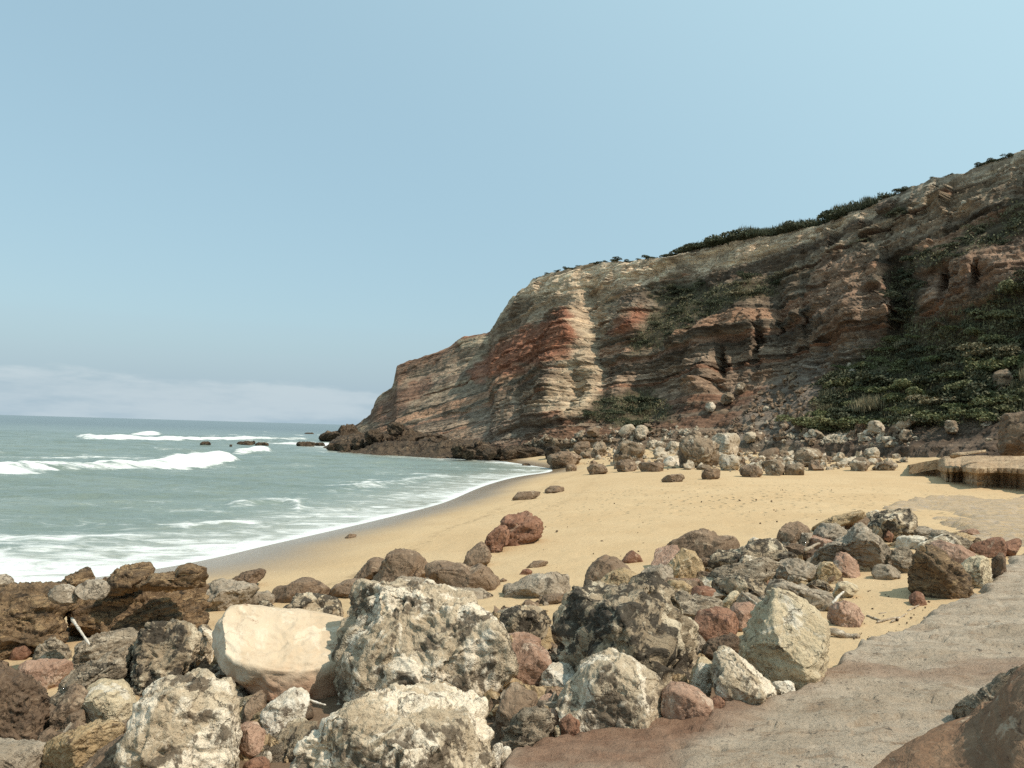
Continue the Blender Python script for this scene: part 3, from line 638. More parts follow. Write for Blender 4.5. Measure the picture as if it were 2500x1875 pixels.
col = m.mix(m.math('MULTIPLY', red, m.rng(n1, 0.25, 0.5, 0.55, 1.0)), col, m.mix(m.rng(n2, 0.35, 0.65), (0.20, 0.112, 0.07), (0.28, 0.17, 0.11)))
snd = m.attr('sandy')
col = m.mix(m.math('MULTIPLY', snd, m.rng(n3, 0.40, 0.55)), col, (0.52, 0.36, 0.18))
nb = m.bump(m.math('MULTIPLY', crk, -1.0), 0.4, 0.03); nb = m.bump(n3, 0.7, 0.08, nb); nb = m.bump(n2, 0.8, 0.05, nb); nb = m.bump(m.noise(c, 30, 5, 0.65), 0.9, 0.025, nb)
platmat = m.done(col, 0.9, nb)
v, f, p2 = sheet('rock_platform', [(1010,1760),(1095,1640),(1200,1602),(1300,1588),(1480,1566),(1600,1546),(1720,1490),(1800,1446),(1850,1408),(1895,1376),(1950,1362),(2000,1330),(2050,1306),(2120,1262),(2140,1232),(2175,1205),(2212,1180),(2300,1150),(2600,1200),(2700,1700),(2400,2100),(1300,2100)], platmat, 0.13, -0.25, 0.85, 3.4, 19, 330, 270, 1.0, 300)
rp = np.array([hit_ground(*p)[:2] for p in to_src('W', [(1060,1700),(1120,1610),(1300,1580),(1500,1555),(1600,1540),(1660,1530),(1560,1590),(1500,1640),(1480,1720)])])
redv = 1 - sstep(-0.25, 0.25, poly_sd(p2[:, :2], rp) + 0.3 * fbm(p2 * 1.2, 4, 320))
br_ = np.array([hit_ground(*p)[:2] for p in to_src('W', [(1700,1500),(1860,1450),(2000,1470),(2212,1440),(2300,1500),(2212,1480),(2000,1500),(1850,1490),(1720,1530)])])
redv = np.maximum(redv, 0.6 * (1 - sstep(-0.2, 0.3, poly_sd(p2[:, :2], br_) + 0.3 * fbm(p2 * 1.2, 4, 321))))
plat = tag(link('rock_platform', mesh_np('rock_platform', v, f, attrs={'red': redv, 'sandy': redv * 0}), platmat), kind='structure')
v, f, p2 = sheet('rock_pavement', [(1890,1098),(1950,1080),(2030,1070),(2100,1072),(2160,1082),(2212,1072),(2500,1060),(2600,1300),(2300,1260),(2190,1230),(2110,1205),(2040,1180),(2065,1142),(2010,1122),(1935,1112)], platmat, 0.10, 0.30, 0.95, 14, 44, 180, 160, 1.3, 340, holes=0.16)
tag(link('rock_pavement', mesh_np('rock_pavement', v, f, attrs={'red': v[:, 0] * 0 + .15, 'sandy': v[:, 0] * 0 + .45}), platmat), kind='structure')

# ================================================================== ROCK MATERIALS
def rockmat(name, a, b, dark, dk, pale, pk, s=1.0, layered=False, bumpk=1.0, speck=0.5, foot=None):
    m = Mat(name); c = m.coord('Object'); cl = m.coord('Object', scale=(1, 1, 3.6), rot=(0.18, 0.22, 0)) if layered else c
    n1 = m.noise(cl, 1.5 * s, 8, 0.60, 0.4); nd = m.noise(cl, 3.4 * s, 8, 0.64, 0.5); npale = m.noise(cl, 2.0 * s, 8, 0.62, 0.8); n3 = m.noise(c, 13 * s, 6, 0.62, 0.3); n5 = m.noise(c, 42 * s, 4, 0.6)
    col = m.mix(m.rng(n1, 0.36, 0.64), a, b)
    if foot is not None:      # differently coloured rock in the lower bed of the boulder
        z = m.n('ShaderNodeSeparateXYZ'); tc = m.n('ShaderNodeTexCoord'); m.l(tc.outputs['Object'], z.inputs[0])
        col = m.mix(m.rng(m.math('MULTIPLY_ADD', n1, 0.35, z.outputs['Z']), foot[1] + 0.30, foot[1] - 0.05), col, foot[0])
    if pk > 0: col = m.mix(m.rng(npale, 0.64 - 0.24 * pk, 0.70 - 0.24 * pk, 0, 0.95), col, pale)
    if dk > 0: col = m.mix(m.rng(nd, 0.645 - 0.24 * dk, 0.695 - 0.24 * dk, 0, 0.93), col, dark)
    col = m.mix(m.rng(n3, 0.56, 0.66, 0, speck), col, dark)
    col = m.mix(m.rng(n3, 0.43, 0.34, 0, speck), col, pale)
    col = m.mix(m.rng(n5, 0.55, 0.70, 0, speck * 0.7), col, dark)
    wc = m.n('ShaderNodeVectorMath', operation='ADD'); m.l(c, wc.inputs[0]); m.l(m.noise(c, 2.2 * s, 5, 0.6, 0, 'Color'), wc.inputs[1])
    crk = m.math('MULTIPLY', m.rng(m.voro(wc.outputs[0], 1.5 * s, 'DISTANCE_TO_EDGE'), 0.030, 0.006), m.rng(n1, 0.46, 0.56))
    col = m.mix(m.math('MULTIPLY', crk, 0.6 * bumpk), col, dark)
    col = m.mix(1.0, col, (1.05, 0.975, 0.91), 'MULTIPLY')
    h = m.math('MULTIPLY_ADD', nd, 1.0, m.math('MULTIPLY', n3, 0.5))
    h = m.math('MULTIPLY_ADD', crk, -0.5, h)
    nb = m.bump(h, 0.75 * bumpk, 0.10 / s); nb = m.bump(n3, 0.6 * bumpk, 0.035 / s, nb); nb = m.bump(n5, 0.5 * bumpk, 0.010 / s, nb)
    return m.done(col, 0.93, nb)
CR = (0.50, 0.43, 0.315); WH = (0.66, 0.61, 0.50); BK = (0.055, 0.047, 0.037)
MAT = {
 'karst':  rockmat('rock_karst', (0.42, 0.35, 0.25), (0.57, 0.49, 0.365), (0.135, 0.108, 0.078), 0.46, (0.78, 0.71, 0.58), 0.62, 1.0, speck=0.46),
 'karstd': rockmat('rock_karst_dark', (0.26, 0.21, 0.145), (0.42, 0.35, 0.25), BK, 0.66, (0.60, 0.53, 0.40), 0.45, 1.0, speck=0.5),
 'cream':  rockmat('rock_cream', (0.49, 0.41, 0.275), (0.60, 0.52, 0.37), (0.19, 0.15, 0.10), 0.30, WH, 0.45, 1.0, speck=0.28),
 'white':  rockmat('rock_white', (0.54, 0.49, 0.40), WH, (0.16, 0.13, 0.10), 0.22, (0.74, 0.71, 0.62), 0.55, 1.6, speck=0.45),
 'smooth': rockmat('rock_smooth_pale', (0.50, 0.41, 0.295), (0.56, 0.475, 0.36), (0.30, 0.205, 0.14), 0.12, (0.62, 0.545, 0.43), 0.45, 0.8, bumpk=0.35, speck=0.16, foot=((0.42, 0.265, 0.18), 0.62)),
 'layer':  rockmat('rock_layered_brown', (0.15, 0.105, 0.065), (0.26, 0.18, 0.105), (0.055, 0.042, 0.03), 0.38, (0.36, 0.26, 0.15), 0.34, 1.4, True, 1.2),
 'lgrey':  rockmat('rock_layered_grey', (0.22, 0.18, 0.13), (0.35, 0.295, 0.22), (0.07, 0.058, 0.043), 0.34, (0.48, 0.42, 0.325), 0.38, 1.6, True, 1.2),
 'brown':  rockmat('rock_brown', (0.175, 0.125, 0.085), (0.27, 0.20, 0.14), (0.075, 0.056, 0.04), 0.26, (0.38, 0.30, 0.215), 0.26, 1.5),
 'dbrown': rockmat('rock_dark_brown', (0.115, 0.080, 0.055), (0.19, 0.135, 0.092), (0.045, 0.034, 0.025), 0.34, (0.25, 0.19, 0.13), 0.16, 1.6),
 'red':    rockmat('rock_red', (0.20, 0.105, 0.068), (0.29, 0.165, 0.11), (0.075, 0.042, 0.03), 0.25, (0.40, 0.28, 0.20), 0.18, 1.6, speck=0.35),
 'pink':   rockmat('rock_pink', (0.30, 0.19, 0.135), (0.43, 0.295, 0.22), (0.14, 0.085, 0.06), 0.18, (0.52, 0.41, 0.32), 0.28, 1.5, speck=0.35),
 'tan':    rockmat('rock_tan', (0.34, 0.25, 0.14), (0.45, 0.35, 0.215), (0.12, 0.085, 0.052), 0.28, (0.55, 0.46, 0.32), 0.30, 1.3),
 'grey':   rockmat('rock_grey', (0.27, 0.23, 0.175), (0.38, 0.33, 0.26), (0.10, 0.083, 0.063), 0.26, (0.47, 0.42, 0.34), 0.30, 1.4),
 'reef':   rockmat('rock_reef', (0.070, 0.052, 0.036), (0.12, 0.09, 0.062), (0.028, 0.022, 0.017), 0.45, (0.22, 0.165, 0.11), 0.20, 0.35, bumpk=1.3),
 'tgrey':  rockmat('talus_grey', (0.20, 0.155, 0.108), (0.31, 0.25, 0.18), (0.07, 0.055, 0.04), 0.36, (0.50, 0.45, 0.36), 0.36, 0.5),
 'tbrown': rockmat('talus_brown', (0.16, 0.115, 0.078), (0.27, 0.20, 0.14), (0.06, 0.046, 0.034), 0.32, (0.40, 0.32, 0.23), 0.24, 0.5),
 'twhite': rockmat('talus_white', (0.41, 0.355, 0.27), (0.54, 0.475, 0.37), (0.12, 0.098, 0.072), 0.34, (0.66, 0.60, 0.50), 0.36, 0.5),
 'ledge':  rockmat('ledge_rock', (0.36, 0.265, 0.17), (0.46, 0.35, 0.235), (0.17, 0.11, 0.072), 0.24, (0.52, 0.41, 0.275), 0.36, 0.6),
 'hump':   rockmat('hump_rock', (0.18, 0.108, 0.066), (0.25, 0.16, 0.10), (0.09, 0.055, 0.037), 0.16, (0.38, 0.30, 0.22), 0.26, 1.2, True, 0.6, 0.25),
 'wood':   rockmat('driftwood', (0.30, 0.245, 0.18), (0.42, 0.36, 0.28), (0.12, 0.09, 0.065), 0.2, (0.60, 0.55, 0.46), 0.3, 3.0, speck=0.3),
 'bleach': rockmat('bleached_wood', (0.60, 0.56, 0.48), (0.72, 0.69, 0.62), (0.30, 0.26, 0.2), 0.1, (0.78, 0.76, 0.70), 0.4, 3.0, speck=0.2)}
# look of the surface: facets, noise size, pits, bedding (amplitude, beds per metre)
SHAPE = {'karst': (8, .045, .035, .012), 'karstd': (8, .055, .05, .012), 'cream': (8, .035, .02, .012), 'white': (8, .045, .02, .012), 'smooth': (2, .018, .012, .006), 'layer': (6, .06, .03, .05),
 'lgrey': (7, .06, .03, .045), 'brown': (8, .04, .0, .012), 'dbrown': (7, .07, .03, .015), 'red': (9, .035, 0, 0), 'pink': (7, .04, .01, 0), 'tan': (7, .05, .015, .02), 'grey': (7, .06, .03, .01),
 'reef': (5, .12, .06, .03), 'tgrey': (16, .055, .02, .04), 'tbrown': (16, .05, .015, .04), 'twhite': (16, .055, .015, .035), 'ledge': (4, .04, .0, .03), 'hump': (1, .012, .0, .008)}

def build_rock(w2, mat, seed, depth_k=0.75, power=2.5, level=5, tilt=None, facets=None, rough=1.0, vert=False, cuts=()):
    """closed rock whose outline (metres, seen from the front) is w2, with real thickness, broken faces, bedding, pits"""
    r = np.random.RandomState(seed); nf, na, pa, ba = SHAPE[mat]
    if facets is not None: nf = facets
    # resample the outline
    pts = np.array(w2); seg = np.roll(pts, -1, 0) - pts; L = np.hypot(*seg.T); dens = []
    for p, s_, l in zip(pts, seg, L):
        k = max(2, int(l / L.sum() * 220)); dens.append(p + s_ * np.linspace(0, 1, k, endpoint=False)[:, None])
    dens = np.concatenate(dens); lo, hi = pts.min(0), pts.max(0); cen = dens.mean(0) * .6 + (lo + hi) * .2
    q = dens - cen; an = np.arctan2(q[:, 1], q[:, 0]); ra = np.hypot(*q.T)
    bins = np.linspace(-math.pi, math.pi, 181); R = np.zeros(181)
    o = np.argsort(an); an = an[o]; ra = ra[o]
    an3 = np.concatenate([an - 2 * math.pi, an, an + 2 * math.pi]); ra3 = np.concatenate([ra] * 3)
    R = np.interp(bins, an3, ra3)
    R = np.convolve(np.concatenate([R[-4:-1], R, R[1:4]]), np.array([.1, .2, .4, .2, .1]), 'same')[3:-3]
    Rm = R.mean(); w, h = hi - lo; size = math.sqrt(w * h); Dk = depth_k * (0.55 * min(w, h) + 0.25 * max(w, h)) * 0.75
    v, f = ico(level)
    a, b, c = v[:, 0], v[:, 2], -v[:, 1]               # right, up, towards the camera
    rho = np.sqrt(a * a + b * b) + 1e-9; k = (rho ** power + np.abs(c) ** power) ** (-1 / power)
    Rt = np.interp(np.arctan2(b, a), bins, R); Re = Rm + (Rt - Rm) * sstep(0.05, 0.75, rho)
    x = Re * (rho * k) * a / rho; y = Re * (rho * k) * b / rho; zc = Dk * c * k
    p = np.stack([x, -zc, y], 1)                        # local: x right, y away from the camera, z up
    for n, q_ in cuts:
        n = np.array(n, float); n /= np.linalg.norm(n); s = p @ n; e = np.maximum(s - s.max() * q_, 0); p = p - n * (e * .93)[:, None]
    # broken flat faces, mostly on the front, the top and the sides
    for i in range(nf * 2):
        n = r.randn(3); n[1] = -abs(n[1]) * 1.2 if i % 4 else abs(n[1]); n[2] = n[2] * .9 + .2; n /= np.linalg.norm(n)
        s = p @ n; hgt = s.max() * r.uniform(.64, .94); e = np.maximum(s - hgt, 0); p = p - n * (e * .96)[:, None]
    nrm = vnormals(p, f)
    sd = seed * 13 + 1; fq = 1.0 / size; off = r.rand(3) * 50; pp = p * fq + off
    if vert: pp = pp * np.array([1.15, 1.15, .5])
    wv = np.stack([fbm(pp * 3.1, 2, sd + 40 + k) for k in range(3)], 1); pw = pp + .16 * wv
    d = na * size * rough * (1.5 * fbm(pp * 1.9, 3, sd) + 1.3 * fbm(pw * 4.2, 5, sd + 3, .5, True) + .55 * fbm(pw * 12, 4, sd + 5, .6))
    # stepped, broken relief
    t = fbm(pw * 2.8, 4, sd + 30) * 7; d += na * size * rough * .40 * (np.floor(t) + sstep(.55, 1, t - np.floor(t)) - t)
    if pa:          # irregular solution hollows
        c1 = fbm(pw * 4.4, 4, sd + 8, .55); mk = sstep(-.22, .12, fbm(pp * 1.7, 3, sd + 9))
        d -= pa * size * rough * 1.15 * mk * sstep(.04, .22, c1)
        c2 = fbm(pw * 11, 3, sd + 10, .6); d -= pa * size * rough * .45 * sstep(.04, .20, c2)
    if ba:
        ax = np.array([.15, .1, 1.0]) if tilt is None else np.array(tilt, float); ax /= np.linalg.norm(ax)
        t = (p @ ax) * fq * 8.5 + 1.1 * fbm(pp * 1.6, 4, sd + 12); kk = np.floor(t); hsh = np.modf(np.abs(np.sin(kk * 12.9898 + seed) * 43758.5453))[0]
        fr_ = t - kk; d += ba * size * rough * ((hsh - .5) * 1.7 + .6 * (fr_ - .5)) * (1 - .8 * np.abs(nrm @ ax)) * 1.2
        t2 = t * 3.1; d += ba * size * rough * .5 * (np.modf(np.abs(np.sin(np.floor(t2) * 78.233 + seed) * 43758.5453))[0] - .5)
    p = p + nrm * d[:, None]
    # bring the outline back to the size it had before the faces were broken off
    ang = np.arctan2(p[:, 2], p[:, 0]); rad = np.hypot(p[:, 0], p[:, 2]); kb_ = ((ang + math.pi) / (2 * math.pi) * 48).astype(int) % 48
    mx = np.zeros(48); np.maximum.at(mx, kb_, rad); mx = np.maximum(mx, 1e-3)
    tgt = np.interp((np.arange(48) + .5) / 48 * 2 * math.pi - math.pi, bins, R); ra_ = np.clip(tgt / mx, .85, 1.5)
    ra_ = np.convolve(np.concatenate([ra_[-2:], ra_, ra_[:2]]), [.1, .2, .4, .2, .1], 'valid')
    g_ = np.interp(ang, (np.arange(-1, 49) + .5) / 48 * 2 * math.pi - math.pi, np.concatenate([ra_[-1:], ra_, ra_[:1]]))
    p[:, 0] *= g_; p[:, 2] *= g_; p[:, 1] *= np.mean(ra_)
    return p + np.array([cen[0], 0, cen[1]]), f, Dk

ROCKS = []; TRI = [0]
def rock(reg, mat, label, pts, name=None, cat=None, group=None, d=None, thick=1.0, power=2.5, tilt=None, sink=0.16, facets=None, level=None, smat=None, rough=1.0, push=0.6, zfloor=-0.3, vert=False, cuts=(), grow=None):
    if isinstance(pts, str): pts = [tuple(float(t) for t in q.split(',')) for q in pts.split()]
    s = to_src(reg, pts); seed = len(ROCKS) * 7 + 3
    if grow is None: grow = 1.04 if math.sqrt(np.ptp(s[:, 0]) * np.ptp(s[:, 1])) > 120 else 1.12
    cc_ = s.mean(0); s = cc_ + (s - cc_) * grow
    ub, vb = s[:, 0].mean(), s[:, 1].max()
    wpx = np.ptp(s[:, 0]); hpx = np.ptp(s[:, 1]); pix = math.sqrt(wpx * hpx)
    if d is None:
        g = hit_ground(ub, vb - 0.06 * hpx, zfloor); dist = g[1] / 1.0
        est = pix * dist / F
        dist += push * thick * est * 0.35
    else: dist = d
    c0 = at_depth(np.array(ub), np.array(s[:, 1].mean()), dist)
    hd = np.array([c0[0], c0[1]]); hd /= np.linalg.norm(hd); fw = np.array([hd[0], hd[1], 0]); rt = np.array([hd[1], -hd[0], 0])
    r = ray(s[:, 0], s[:, 1]); t = ((c0 - CAM) @ fw) / (r @ fw); pw = CAM + r * t[:, None]
    w2 = np.stack([(pw - c0) @ rt, pw[:, 2] - c0[2]], 1)
    zlo, zhi = w2[:, 1].min(), w2[:, 1].max(); low = w2[:, 1] < zlo + .25 * (zhi - zlo); w2[low, 1] -= sink * (zhi - zlo)
    lv = level or (7 if pix > 345 else 6 if pix > 165 else 5 if pix > 60 else 4)
    p, f, Dk = build_rock(w2, mat, seed, thick, power, lv, tilt, facets, rough, vert, cuts)
    big = pix > 95
    name = name or ('boulder' if big else 'stone'); cat = cat or name
    zb = p[:, 2].min(); p[:, 2] -= zb
    TRI[0] += len(f)
    o = link(name, mesh_np(name, p, f), MAT[smat or mat], (c0[0], c0[1], c0[2] + zb)); o.rotation_euler = (0, 0, math.atan2(rt[1], rt[0]))
    tag(o, label, cat, group); ROCKS.append(o); return o
def box(reg, mat, label, x0, y0, x1, y1, **k):
    r = np.random.RandomState(int(x0 * 7 + y0) % 9999); n = 11; a = np.linspace(0, 2 * math.pi, n, endpoint=False) + r.uniform(-.2, .2, n)
    q = [((x0 + x1) / 2 + (x1 - x0) / 2 * math.copysign(abs(math.cos(t)) ** .75, math.cos(t)) * r.uniform(.68, 1.04), (y0 + y1) / 2 + (y1 - y0) / 2 * math.copysign(abs(math.sin(t)) ** .75, math.sin(t)) * r.uniform(.68, 1.04)) for t in a]
    return rock(reg, mat, label, q, **k)

# ================================================================== FOREGROUND BOULDERS, left of the frame
rock('A','layer','rough dark brown boulder filling the left edge below the surf','-300,480 -250,380 0,360 60,338 180,325 330,330 480,365 500,420 450,480 430,600 400,670 330,690 200,700 60,760 -100,800 -300,780', tilt=(.3,.1,1))
rock('A','layer','long brown block with wavy ledges beside the surf','430,420 480,350 690,300 900,290 1100,300 1290,285 1312,360 1332,500 1310,555 1270,590 1000,610 640,660 520,670 450,640 420,520', tilt=(-.25,.05,1), power=3.2, rough=1.2)
rock('A','layer','brown rock fin, leftmost of three pointing at the surf','360,330 430,280 510,245 550,225 580,245 598,300 590,345 500,350 400,350', d=11.6, tilt=(.5,0,1))
rock('A','layer','brown rock fin, middle of three against the foam','640,330 720,270 740,235 830,210 930,200 980,225 975,255 900,300 880,350 700,360', d=11.4, tilt=(.5,0,1))
rock('A','layer','brown rock fin, rightmost of three, in front of the wet sand','860,320 1000,255 1110,262 1170,205 1220,190 1250,210 1302,222 1302,280 1300,330 1100,345 950,350', d=11.2, tilt=(.5,0,1))
rock('A','grey','grey barnacled lump on the left brown boulder','310,390 350,350 400,335 470,345 498,390 480,430 400,440 330,430', d=9.5)
rock('A','grey','grey barnacled lump between two brown rock fins','480,370 500,340 560,310 660,310 692,350 680,390 620,400 520,395', d=9.6)
rock('A','grey','rounded grey rock at the left picture edge below the foam','-90,360 -60,300 -20,278 40,270 75,290 85,330 60,360 0,370', d=11.0)
rock('A','red','small reddish stone on sand at the left edge','58,795 90,740 170,700 200,715 208,752 140,802 90,810')
rock('A','lgrey','ribbed grey slab leaning on sand by the white pole','200,815 240,740 330,680 440,740 452,800 400,830 330,825 230,830', tilt=(1,.2,.6))
rock('A','pink','pale half buried slab beside the dark left boulder','105,885 180,830 300,818 440,812 455,880 400,950 330,995 280,1005 200,940', thick=.8)
rock('A','dbrown','large dark brown boulder at the left picture edge','-160,900 0,862 130,888 230,950 300,1030 322,1140 312,1235 240,1305 100,1350 -160,1350')
rock('A','dbrown','small dark stone at the left edge above the dark boulder','-40,870 0,815 50,825 58,862 10,885')
rock('A','lgrey','grey slab with pale ledges below the white pole','443,865 470,750 490,715 620,650 780,625 885,622 860,700 800,770 700,830 560,870 480,880', tilt=(-.5,.1,1), thick=.9)
rock('A','lgrey','dark striped slab lying below the pale ledged slab','305,1065 320,1010 400,930 500,860 640,800 760,745 850,710 850,830 800,960 700,1010 500,1060 380,1070', tilt=(-.6,.1,1), thick=.8)
rock('A','karstd','upright dark block with white pitted front left of the smooth boulder','795,1010 800,900 838,770 860,680 900,612 1030,590 1180,570 1250,588 1278,640 1262,760 1225,880 1195,955 1090,1010 900,1030', power=3.2)
rock('A','karst','small mottled rock squeezed against the smooth pale boulder','1240,740 1260,625 1330,608 1355,660 1352,780 1330,850 1260,860')
rock('A','smooth','huge smooth cream white boulder','1350,640 1385,585 1425,555 1432,500 1480,475 1600,488 1750,508 1980,528 2150,552 2260,600 2290,750 2270,900 2200,1000 2050,1030 1830,1000 1740,992 1640,962 1520,912 1400,852 1365,780', thick=.95, power=2.4, facets=0, cuts=(((.06,-.45,.9),.66),((-.95,-.25,.15),.90)))
rock('A','brown','brown wedge left of the jagged cream rock','325,1160 420,1060 440,1000 520,1010 570,1060 540,1130 470,1190 420,1240 370,1280 325,1240')
rock('A','cream','jagged cream rock with a hollow, left foreground','500,1240 530,1130 520,1060 600,990 700,962 740,980 780,952 822,1000 872,1070 855,1110 790,1200 700,1240 600,1250')
rock('A','brown','brown stone tucked under the jagged cream rock','365,1270 440,1160 530,1125 540,1200 490,1250 390,1300')
rock('A','tan','elongated ochre yellow slab in the lower left','250,1450 290,1380 340,1330 420,1280 560,1215 700,1188 790,1188 805,1212 785,1275 670,1370 560,1440 450,1480 380,1530 280,1520', tilt=(.5,.2,1), thick=.8)
rock('A','brown','small brown stone above the grey corner rock','235,1345 250,1300 310,1250 375,1290 360,1330 290,1358')
rock('A','grey','flat grey rock in the bottom left corner','-140,1560 -140,1370 0,1345 200,1350 292,1355 285,1400 255,1445 270,1560')
rock('A','brown','brown slab between ochre slab and big rounded boulder','520,1510 640,1400 760,1330 860,1300 870,1500 760,1570 560,1570')
rock('A','karst','big rounded pale boulder pocked with black, bottom left','750,1400 765,1320 800,1220 880,1120 900,1060 1000,1000 1160,970 1240,935 1310,935 1360,960 1400,1008 1450,993 1512,1020 1527,1080 1522,1180 1537,1300 1520,1400 1530,1500 1480,1640 1200,1690 900,1660 780,1560', power=2.8)
rock('A','brown','upright brown shard behind the big rounded boulder','1512,1200 1560,1090 1620,1030 1660,1016 1692,1050 1682,1110 1645,1185 1570,1235 1520,1240')
rock('A','white','white wedge shaped rock with one grey face','1652,1160 1700,1100 1790,1050 1850,1000 1890,988 1962,1030 1962,1090 1935,1170 1925,1260 1870,1330 1760,1350 1690,1280 1668,1215', facets=9)
rock('A','pink','pinkish grey rounded stone below the white wedge','1515,1340 1525,1250 1580,1213 1650,1240 1692,1300 1685,1370 1640,1410 1560,1425')
rock('A','red','reddish stone at the bottom edge beside the rounded boulder','1545,1500 1600,1450 1680,1438 1712,1480 1690,1530 1570,1540')
rock('A','white','small white stone below the pinkish grey stone','1672,1420 1690,1390 1722,1400 1728,1450 1700,1470 1676,1455')
# behind, on the sand
rock('A','dbrown','dark fish shaped rock at the wet sand edge','1440,330 1480,290 1500,280 1580,245 1660,235 1688,255 1660,292 1600,330 1500,345', tilt=(.4,0,1))
rock('A','grey','low brownish grey rock beside the layered brown block','1300,480 1310,380 1320,340 1380,320 1500,322 1620,335 1645,362 1600,400 1610,440 1560,465 1450,475 1330,490')
rock('A','grey','small grey stone on sand right of the low grey rock','1565,430 1620,385 1700,378 1742,420 1725,450 1600,465')
rock('A','brown','dark rounded boulder behind the smooth pale boulder','1715,410 1760,355 1840,340 1850,320 1960,293 2050,330 2105,392 2085,412 1990,430 1860,440 1780,420')
rock('A','karstd','flat grey mottled rock directly behind the smooth pale boulder','1750,515 1830,470 1880,420 1960,408 2060,420 2150,460 2180,500 2165,560 2100,570 1960,540 1820,530')
rock('B','brown','low brown stone on sand left of the dark angular boulder','140,390 180,340 260,305 340,300 405,320 395,360 300,392 160,410')
rock('B','brown','brown stone leaning on the dark angular boulder','290,285 340,240 400,175 440,163 492,180 485,240 430,290 300,300')
rock('B','brown','dark angular boulder with flat top at the sand edge','405,310 415,285 460,258 480,200 530,120 600,118 700,138 748,180 758,212 740,280 640,310 560,320 470,330', facets=10)
rock('B','brown','ridged brown rock right of the dark angular boulder','735,290 742,238 760,200 820,178 900,210 980,198 1040,228 1100,198 1150,240 1222,310 1245,372 1150,388 1000,395 850,350', tilt=(-.4,.1,1))
rock('B','grey','low grey slab in front of the ridged brown rock','840,370 870,350 950,358 1100,360 1185,400 1110,432 1000,415 880,400')
rock('B','brown','tiny dark pebble on sand beside the ridged brown rock','1218,308 1245,290 1272,305 1240,320')
rock('B','grey','low smooth grey boulder half buried in sand','1235,390 1260,350 1330,330 1400,285 1480,260 1580,258 1642,290 1660,350 1620,400 1450,408 1300,402', facets=3)
rock('B','red','small red brown stone on the open sand','1343,268 1370,240 1400,231 1432,250 1405,268 1370,275')
rock('B','brown','flat brown stone lying above the small red one','1392,218 1440,185 1490,179 1533,190 1505,212 1420,226')
rock('B','brown','brown rock with one sharp edge on open sand','985,212 1020,130 1080,85 1110,73 1152,110 1164,168 1100,196 1040,212', facets=9)
rock('W','dbrown','dark red brown block standing alone on the sand','1076,1172 1085,1130 1090,1117 1140,1109 1166,1124 1172,1154 1135,1166 1100,1176', smat='red', sink=.25)
rock('W','dbrown','low dark wedge leaning on the red brown block','1034,1193 1055,1155 1085,1132 1100,1150 1094,1174 1062,1192', smat='red', sink=.25)
rock('B','red','small brown pyramid stone on bright sand','1982,190 2040,135 2065,119 2112,150 2138,188 2060,198')
rock('B','brown','brown domed boulder behind the big black mottled one','1750,400 1780,270 1810,210 1860,170 1900,159 1960,180 2010,228 2062,240 2040,300 1960,380 1850,400')
rock('B','tan','yellowish rock in front of the brown domed boulder','1825,385 1870,300 1940,250 2010,233 2080,268 2135,300 2110,350 1990,390', d=10.6)
rock('B','brown','brown stone behind the black rock on bright sand','1485,445 1510,400 1600,394 1645,400 1620,440 1510,456')
# ------------------------------------------------------------------ the middle
rock('B','karst','biggest pale boulder with white runs and black hollows, centre','140,1030 160,900 150,800 190,680 200,600 220,480 245,420 340,370 480,350 600,330 760,350 850,368 950,398 1050,408 1130,470 1230,530 1278,590 1265,660 1293,720 1293,780 1240,880 1210,970 1140,1070 950,1100 800,1100 500,1100 250,1100', power=3.0, thick=.95, vert=True)
rock('B','grey','smooth grey cap rock lying on the biggest pale boulder','525,440 540,340 600,295 720,298 800,323 845,370 830,420 700,460 590,478', d=8.7, thick=.8)
rock('B','karstd','blackish rock between the two largest boulders','1235,640 1240,520 1330,483 1480,493 1535,560 1510,670 1400,720 1290,690')
rock('B','pink','upper pink stone of the pile beside the biggest boulder','1240,730 1270,660 1330,638 1410,658 1473,690 1475,760 1400,810 1300,800')
rock('B','pink','large pink brown rock of the central pile','1205,975 1230,900 1260,790 1330,743 1430,728 1480,768 1543,810 1535,885 1480,965 1390,1012 1300,1000', facets=9)
rock('B','white','round white stone with black veins','1485,970 1500,900 1560,848 1640,853 1703,900 1708,965 1650,1010 1580,1045 1510,1025')
rock('B','tan','small brown stone left of the tan upright slab','1105,1110 1130,1030 1170,1000 1222,1020 1225,1065 1170,1120')
rock('B','brown','upright tan brown slab below the pink pile','1200,1290 1210,1150 1230,1060 1280,988 1330,978 1400,1030 1462,1060 1430,1150 1350,1230 1280,1310', facets=9)
rock('B','tan','thin pale shard beside the tan upright slab','1395,1070 1420,1000 1455,983 1468,1072 1440,1100')
rock('B','pink','little brown stone under the round white stone','1460,1030 1500,978 1533,1030 1510,1075 1470,1070')
rock('B','pink','pink stone wedged left of the banded boulder','1455,1120 1480,1050 1540,1028 1593,1040 1588,1120 1500,1145')
rock('B','lgrey','oval striped boulder in front of the pink pile','1212,1340 1240,1250 1290,1200 1360,1130 1440,1098 1530,1108 1562,1180 1583,1280 1562,1318 1450,1350 1340,1392 1240,1385', tilt=(.3,.6,1))
rock('B','pink','pink stone touching the oval striped boulder','1535,1130 1600,1138 1623,1190 1600,1250 1560,1230')
rock('B','red','rounded red stone on wet ground, centre foreground','1598,1275 1612,1200 1660,1163 1720,1188 1752,1240 1748,1295 1700,1318 1650,1300', facets=4)
rock('B','white','tiny white pebble beside the rounded red stone','1618,1272 1635,1264 1653,1270 1657,1300 1640,1310 1622,1304')
rock('B','cream','small cream stone between striped boulder and red stone','1565,1300 1572,1245 1600,1235 1615,1265 1605,1310 1580,1318')
rock('B','white','tall white stone beside the front boulder','1140,1490 1160,1440 1180,1360 1222,1323 1243,1400 1210,1490 1170,1510')
